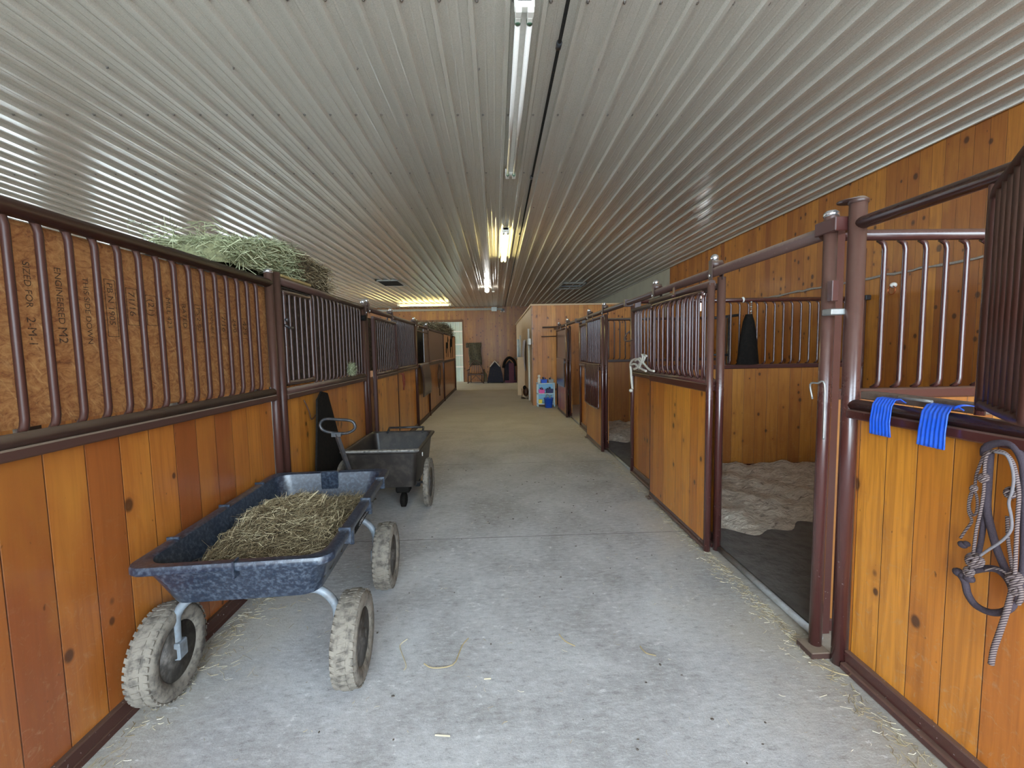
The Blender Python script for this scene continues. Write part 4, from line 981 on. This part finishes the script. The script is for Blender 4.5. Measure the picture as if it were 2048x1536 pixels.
def knot(x, y, r, X=XC, k=1.0):
    m = MB()
    q = at(cr[0]+x/cr[2], cr[1]+y/cr[2], X=X)
    for j in range(3):
        a = j*1.1; pts = [q+Vector((.4*r*math.sin(t*1.0+a), r*math.cos(t)*math.cos(a)-.4*r*math.sin(t)*math.sin(a), r*k*math.sin(t)*math.cos(a*.5))) for t in np.linspace(0, 2*PI, 13)[:-1]]
        m.tube(pts, r*.36, 7, closed=True)
    m.build('knot', DROPE, hal)
for x, y, r in ((580, 945, .018), (330, 830, .020), (360, 840, .014), (558, 415, .015), (390, 325, .013), (330, 390, .010), (300, 900, .014), (585, 1010, .014)): knot(x, y, r)
for x, y, r in ((235, 905, .017), (265, 925, .016), (300, 940, .017), (262, 735, .014), (285, 730, .011)): MB().ball(at(cr[0]+x/cr[2], cr[1]+y/cr[2], X=XB2), r, 10, 7, (.8, 1.15, .9)).build('strap_end', STRAPM, hal)

# pale rope on the first sliding door rail
wr = thing('tied_rope', 'pale knotted rope tied on the rail of the first right stall', 'rope', (XR-.12, 5.0, 1.36))
crp = (1240, 690, 1)
def W_(pts, r=.011, X=XR-.135): MB().tube(spl([at(a, b, X=X) for a, b in pts], 4), r, 8).build('rope_strand', WROPE, wr)
W_([(1265, 778), (1263, 760), (1262, 742), (1261, 728), (1266, 720), (1275, 718), (1281, 724), (1276, 734), (1268, 738)], .013)
W_([(1270, 722), (1280, 716), (1284, 722), (1290, 730), (1300, 740), (1308, 742)], .011, XR-.14)
W_([(1278, 738), (1284, 722), (1286, 712), (1283, 709)], .010, XR-.145); W_([(1284, 728), (1290, 715), (1287, 709), (1293, 712)], .010, XR-.14)
W_([(1262, 730), (1270, 728), (1280, 736), (1292, 742)], .012, XR-.14)
MB().ball(at(1262, 781, X=XR-.135), .026, sq=(.9, 1, .8)).build('rope_end', WROPE, wr)

# ------------------------------------------------------------------ far end: shelf, tack, saddles
sx0, sx1, sy0, sy1 = 1.115, 1.60, 12.02, 12.31
sh = thing('shelf_unit', 'small pale blue open shelf standing against the tack room wall', 'shelf', (1.36, 12.15, 0))
m = MB()
for x in (sx0, sx1-.03):
    for y in (sy0, sy1-.03): m.bbox(x, x+.03, y, y+.03, 0, .66, .003)
m.build('frame', BLUEW, sh)
for z in (.64, .36, .08): MB().bbox(sx0, sx1, sy0, sy1, z-.012, z+.012, .003).build('shelf_board', BLUEW, sh)
MB().box(sx0+.03, sx1-.03, sy1-.012, sy1-.004, .09, .63).build('back_panel', BLUEL, sh)
def tote(x, y, z, w_, h, mat, lab, grp='grooming totes on the shelf'):
    t = thing('grooming_tote', lab, 'tote', (x, y, z), grp); m = MB()
    m.add([(x+a*w_/2*k, y+b*.08*k, z+hh_) for hh_, k in ((0, .85), (h, 1)) for a, b in ((-1, -1), (1, -1), (1, 1), (-1, 1))], [(0, 1, 2, 3), (0, 1, 5, 4), (1, 2, 6, 5), (2, 3, 7, 6), (3, 0, 4, 7)])
    m.build('body', mat, t); MB().tube(spl([(x, y-.07, z+h), (x, y-.05, z+h+.05), (x, y+.05, z+h+.05), (x, y+.07, z+h)], 3), .008, 6).build('handle', mat, t)
    m = MB()
    for k in range(4): m.tube([(x+R(-.3, .3)*w_, y+R(-.04, .04), z+.02), (x+R(-.35, .35)*w_, y+R(-.04, .04), z+h+R(.02, .07))], .012, 6)
    m.build('brush', BLACKM, t)
tote(1.31, 12.14, .652, .17, .10, BLUEP, 'blue tote on top of the shelf, next to the white bottle')
tote(1.50, 12.14, .652, .15, .10, GREYP, 'grey tote on top of the shelf, at its right end')
tote(1.24, 12.12, .372, .17, .10, PINK, 'pink tote on the middle shelf')
tote(1.46, 12.12, .372, .20, .11, NAVY, 'navy tote on the middle shelf')
single(MB().bbox(1.155, 1.25, 12.04, 12.14, .092, .20, .006), 'yellow_box', YELL, 'yellow box on the lowest shelf', 'box')
single(MB().lathe([(.045, 0), (.048, .11), (.02, .14), (.02, .155), (.038, .16), (.038, .215), (.02, .23)], (1.175, 12.12, .652), n=14), 'spray_bottle', WHITE, 'white bottle on top of the blue shelf, at its left end', 'bottle')
bk_ = thing('bucket', 'blue plastic bucket on the floor in front of the shelf', 'bucket', (1.40, 11.84, 0))
MB().lathe([(.095, .0), (.125, .25), (.135, .25), (.135, .265), (.12, .265), (.09, .01)], (1.40, 11.84, .001), n=22).build('pail', BLUEP, bk_)
m = MB(); m.tube(spl([(1.35, 11.84, .1), (1.33, 11.86, .28), (1.36, 11.88, .36), (1.42, 11.86, .33), (1.47, 11.84, .22)], 4), .012, 6); m.tube(spl([(1.40, 11.88, .1), (1.44, 11.9, .30), (1.5, 11.88, .33)], 4), .01, 6); m.build('cords', GREYP, bk_)
for z, x0, lab in ((2.19, 1.30, 'upper'), (1.935, 1.27, 'lower')):
    t = thing('wall_rail', 'dark metal rail sticking out on the tack room wall, %s one' % lab, 'rail', (1.5, 12.22, z))
    m = MB(); m.tube([(x0, 12.26, z), (1.72, 12.26, z+.005)], .022 if z > 2 else .014, 8); m.tube([(x0+.1, 12.26, z), (x0+.1, 12.36, z)], .012, 6); m.build('bar', PAINTD, t)
# things along the tack room side wall
single(MB().bbox(.73, .99, 15.2, 15.30, 0, 1.32, .004), 'leaning_board', mat_simple('pale_board', (.70, .50, .30), .6, var=.08, vs=4), 'pale upright plywood board standing by the tack room side wall', 'board')
sd = thing('saddle', 'dark brown saddle resting on the floor beside the pale board', 'saddle', (.93, 14.2, 0))
MB().ball((.94, 14.2, .22), .17, 14, 9, (.55, 1.1, .9)).build('seat', BRNL, sd); MB().ball((.90, 14.12, .36), .07, 10, 7, (.8, .8, 1)).build('pommel', BLACKR, sd)
m = MB(); m.grid(lambda u, v: (.80+.02*math.sin(3*v), 13.98+.40*u, .02+.30*v), 6, 6); m.grid(lambda u, v: (.78+.22*u, 14.0+.4*v, .012+.02*math.sin(u*6)), 6, 6); m.build('skirt', mat_simple('grey_brown_leather', (.17, .13, .10), .7), sd)
single(MB().grid(lambda u, v: (XT-.03-.05*math.sin(PI*v)-.015*math.sin(u*14), 15.0+1.0*u-.15*v, .86+1.05*v), 14, 10), 'hanging_towel', mat_simple('white_cloth', (.62, .60, .66), .9, var=.1), 'long white cloth hanging on the tack room side wall', 'cloth').modifiers.new('thick', 'SOLIDIFY').thickness = .008
t = thing('electrical_panel', 'white electrical box with conduit near the tack room corner', 'electrical box', (XT-.06, 13.2, 1.7))
MB().bbox(XT-.10, XT-.021, 12.72, 13.25, 1.72, 1.90, .006).build('box', WHITE, t)
for z0, z1, y in ((.05, 1.72, 13.15), (1.90, 2.20, 13.2)): MB().tube([(XT-.05, y, z0), (XT-.05, y, z1)], .03, 10).build('conduit', WHITE, t)
for y, z0, z1, r in ((17.4, 1.25, 2.13, .035), (18.9, 1.25, 2.02, .06)):
    single(MB().tube([(XT-.07, y, z0), (XT-.07, y, z1)], r, 8), 'hanging_pole', WHITE if r < .05 else mat_simple('pale_blue_post', (.55, .66, .70), .5), '%s white pole on the tack room side wall' % ('thin' if r < .05 else 'thick pale blue'), 'pole')
single(MB().bbox(XT-.26, XT-.001, 16.6, 19.6, 1.20, 1.245, .005), 'wall_shelf', BLACKM, 'dark shelf under the white poles on the tack room side wall', 'shelf')
# back wall group
single(MB().grid(lambda u, v: (-1.36+.62*u+.02*math.sin(v*8), YB-.05-.02*math.sin(u*9+v*3), .84+1.12*v), 14, 10), 'hanging_blanket', CAMO, 'faded olive patterned blanket hanging flat on the back wall', 'blanket').modifiers.new('thick', 'SOLIDIFY').thickness = .02
MB()
single(MB().bbox(-1.50, -1.36, YB-.06, YB-.01, 1.72, 1.96, .01), 'hanging_bag', CAMO, 'small dark green bag hung beside the olive blanket', 'bag')
ch_ = thing('twig_chair', 'dark bent branch armchair standing at the back wall', 'chair', (-.95, 21.0, 0))
m = MB(); y = 21.0
for x in (-1.36, -.62): m.tube([(x, y, 0), (x, y+.0, .62)], .025, 8)
for x in (-1.25, -.72): m.tube([(x, y+.45, 0), (x, y+.45, .5)], .025, 8)
m.tube([(-1.34, y, .04), (-.95, y, .42)], .014, 6); m.tube([(-.64, y, .04), (-1.02, y, .42)], .014, 6); m.tube([(-1.36, y, .05), (-.62, y, .05)], .016, 6)
m.tube([(-1.36, y, .38), (-1.25, y+.45, .38)], .016, 6); m.tube([(-.62, y, .38), (-.72, y+.45, .38)], .016, 6)
m.build('frame', BRNL, ch_)
MB().bbox(-1.34, -.64, y-.02, y+.47, .40, .46, .015).build('seat', BRNL, ch_)
m = MB(); m.tube(spl([(-1.33, y+.45, .45), (-1.28, y+.47, .80), (-1.0, y+.5, 1.08), (-.72, y+.47, .80), (-.66, y+.45, .45)], 5), .024, 8)
for k in range(5): m.tube(spl([(-1.2+k*.11, y+.45, .45), (-1.15+k*.09, y+.48, .95)], 3), .014, 6)
m.tube(spl([(-1.36, y, .62), (-1.4, y+.2, .64), (-1.3, y+.45, .66)], 4), .022, 8); m.tube(spl([(-.62, y, .62), (-.58, y+.2, .64), (-.68, y+.45, .66)], 4), .022, 8); m.build('back_and_arms', BRNL, ch_)
st = thing('saddle_stand', 'saddle rack draped with dark blanket and pale fleece, left of two', 'saddle rack', (-.05, 21.5, 0))
def drape(xc, w_, y0, y1, zt, zb):
    return lambda u, v: (xc+(u-.5)*w_*(1+.25*abs(u-.5)), y0+(y1-y0)*v, zt-(zt-zb)*min(1, abs(u-.5)*2)**1.15+.015*math.sin(v*15+u*9))
MB().prism([(-.46, .04), (.34, .04), (.28, .45), (.20, .78), (-.06, 1.02), (-.30, .78), (-.36, .45)], 'Y', 21.0, 21.7).build('blanket', NAVYC, st)
MB().grid(lambda u, v: (-.06+(u-.5)*.52, 20.96+.6*v, 1.10-.30*abs(u-.5)*2), 11, 6).build('fleece_pad', FLEECE, st).modifiers.new('t', 'SOLIDIFY').thickness = .05
m = MB()
for x in (-.42, .28):
    for y in (21.1, 21.6): m.tube([(-.06, y, .85), (x, y, 0)], .022, 6)
m.build('leg', BLACKM, st)
st = thing('saddle_stand', 'saddle rack with maroon panel and dark arched saddle, right of two', 'saddle rack', (.70, 21.4, 0))
MB().bbox(.60, .84, 20.92, 20.98, .0, .95, .01).build('maroon_panel', MAROONC, st); MB().bbox(.40, .96, 20.99, 21.1, 0, .12, .01).build('base', MAROONC, st)
MB().tube(spl([(.34, 21.1, .72), (.42, 21.1, 1.02), (.62, 21.1, 1.20), (.84, 21.1, 1.06), (.92, 21.1, .8)], 5), .07, 10).build('saddle_arch', BLACKR, st)
MB().prism([(.36, .05), (.94, .05), (.90, .8), (.64, 1.08), (.40, .8)], 'Y', 21.12, 21.7).build('blanket', NAVYC, st)
single(MB().grid(lambda u, v: (-.62+.15*u, 21.75+.05*math.sin(u*5), .02+.55*v*(1-.3*u)), 8, 8), 'folded_sheet', mat_simple('brown_canvas', (.14, .10, .05), .9), 'brown folded canvas leaning beside the saddle rack on the back wall', 'canvas').modifiers.new('thick', 'SOLIDIFY').thickness = .03

# ------------------------------------------------------------------ straw on the floor
m = MB()
def bits(n, fx, fy, ln=(.01, .06), th=(.0006, .0014), z=.001):
    for _ in range(n):
        x, y = fx(), fy(); a = R(0, 2*PI); L = R(*ln); c = Vector((x, y, z+R(0, .005)))
        d = Vector((math.cos(a), math.sin(a), 0)); n_ = Vector((-d.y, d.x, 0))*R(-.25, .25)*L
        m.strand([c-d*L/2, c+n_, c+d*L/2+Vector((0, 0, R(0, .004)))], R(*th))
bits(1100, lambda: XR-.06-abs(random.gauss(0, .06)), lambda: R(.4, 4.2), (.008, .05))
bits(700, lambda: XR-.06-abs(random.gauss(0, .05)), lambda: R(2.0, 9), (.01, .05))
bits(800, lambda: XL+.03+abs(random.gauss(0, .07)), lambda: R(1.0, 5.5), (.01, .05))
bits(420, lambda: R(XL+.1, XR-.1), lambda: R(.9, 8), (.006, .03), (.0006, .0012))
bits(90, lambda: XL+.06+abs(random.gauss(0, .16)), lambda: R(2.1, 3.0), (.02, .08))
for pts in ([(848, 1327), (866, 1336), (905, 1330), (918, 1306), (925, 1290), (937, 1276)], [(808, 1340), (812, 1330), (803, 1305), (800, 1290), (815, 1278)], [(1118, 1268), (1130, 1282), (1150, 1292)], [(1280, 1292), (1292, 1306), (1312, 1311)], [(968, 1358), (982, 1357)], [(1640, 1330), (1668, 1344), (1700, 1352)], [(870, 1470), (900, 1472)]):
    p = [at(a, b, Z=.004) for a, b in pts]; p = [Vector((q.x, q.y, .003)) for q in p]; m.strand(spl(p, 3), .0032)
single(m, 'scattered_straw', STRAWF, 'loose bits of straw and hay scattered on the concrete aisle', 'straw', kind='stuff')
m = MB()
for _ in range(150):
    x, y = R(-1.0, 1.3), R(1.0, 6); r = R(.002, .006); m.ball((x, y, r*.4), r, 5, 4, (R(.7, 2.4), R(.7, 2), .6))
single(m, 'dirt_crumbs', mat_simple('dark_dirt', (.09, .07, .055), .9), 'dark crumbs of dirt scattered on the concrete aisle', 'dirt', kind='stuff')

for o in list(bpy.data.objects):
    if '_o' in o: del o['_o']
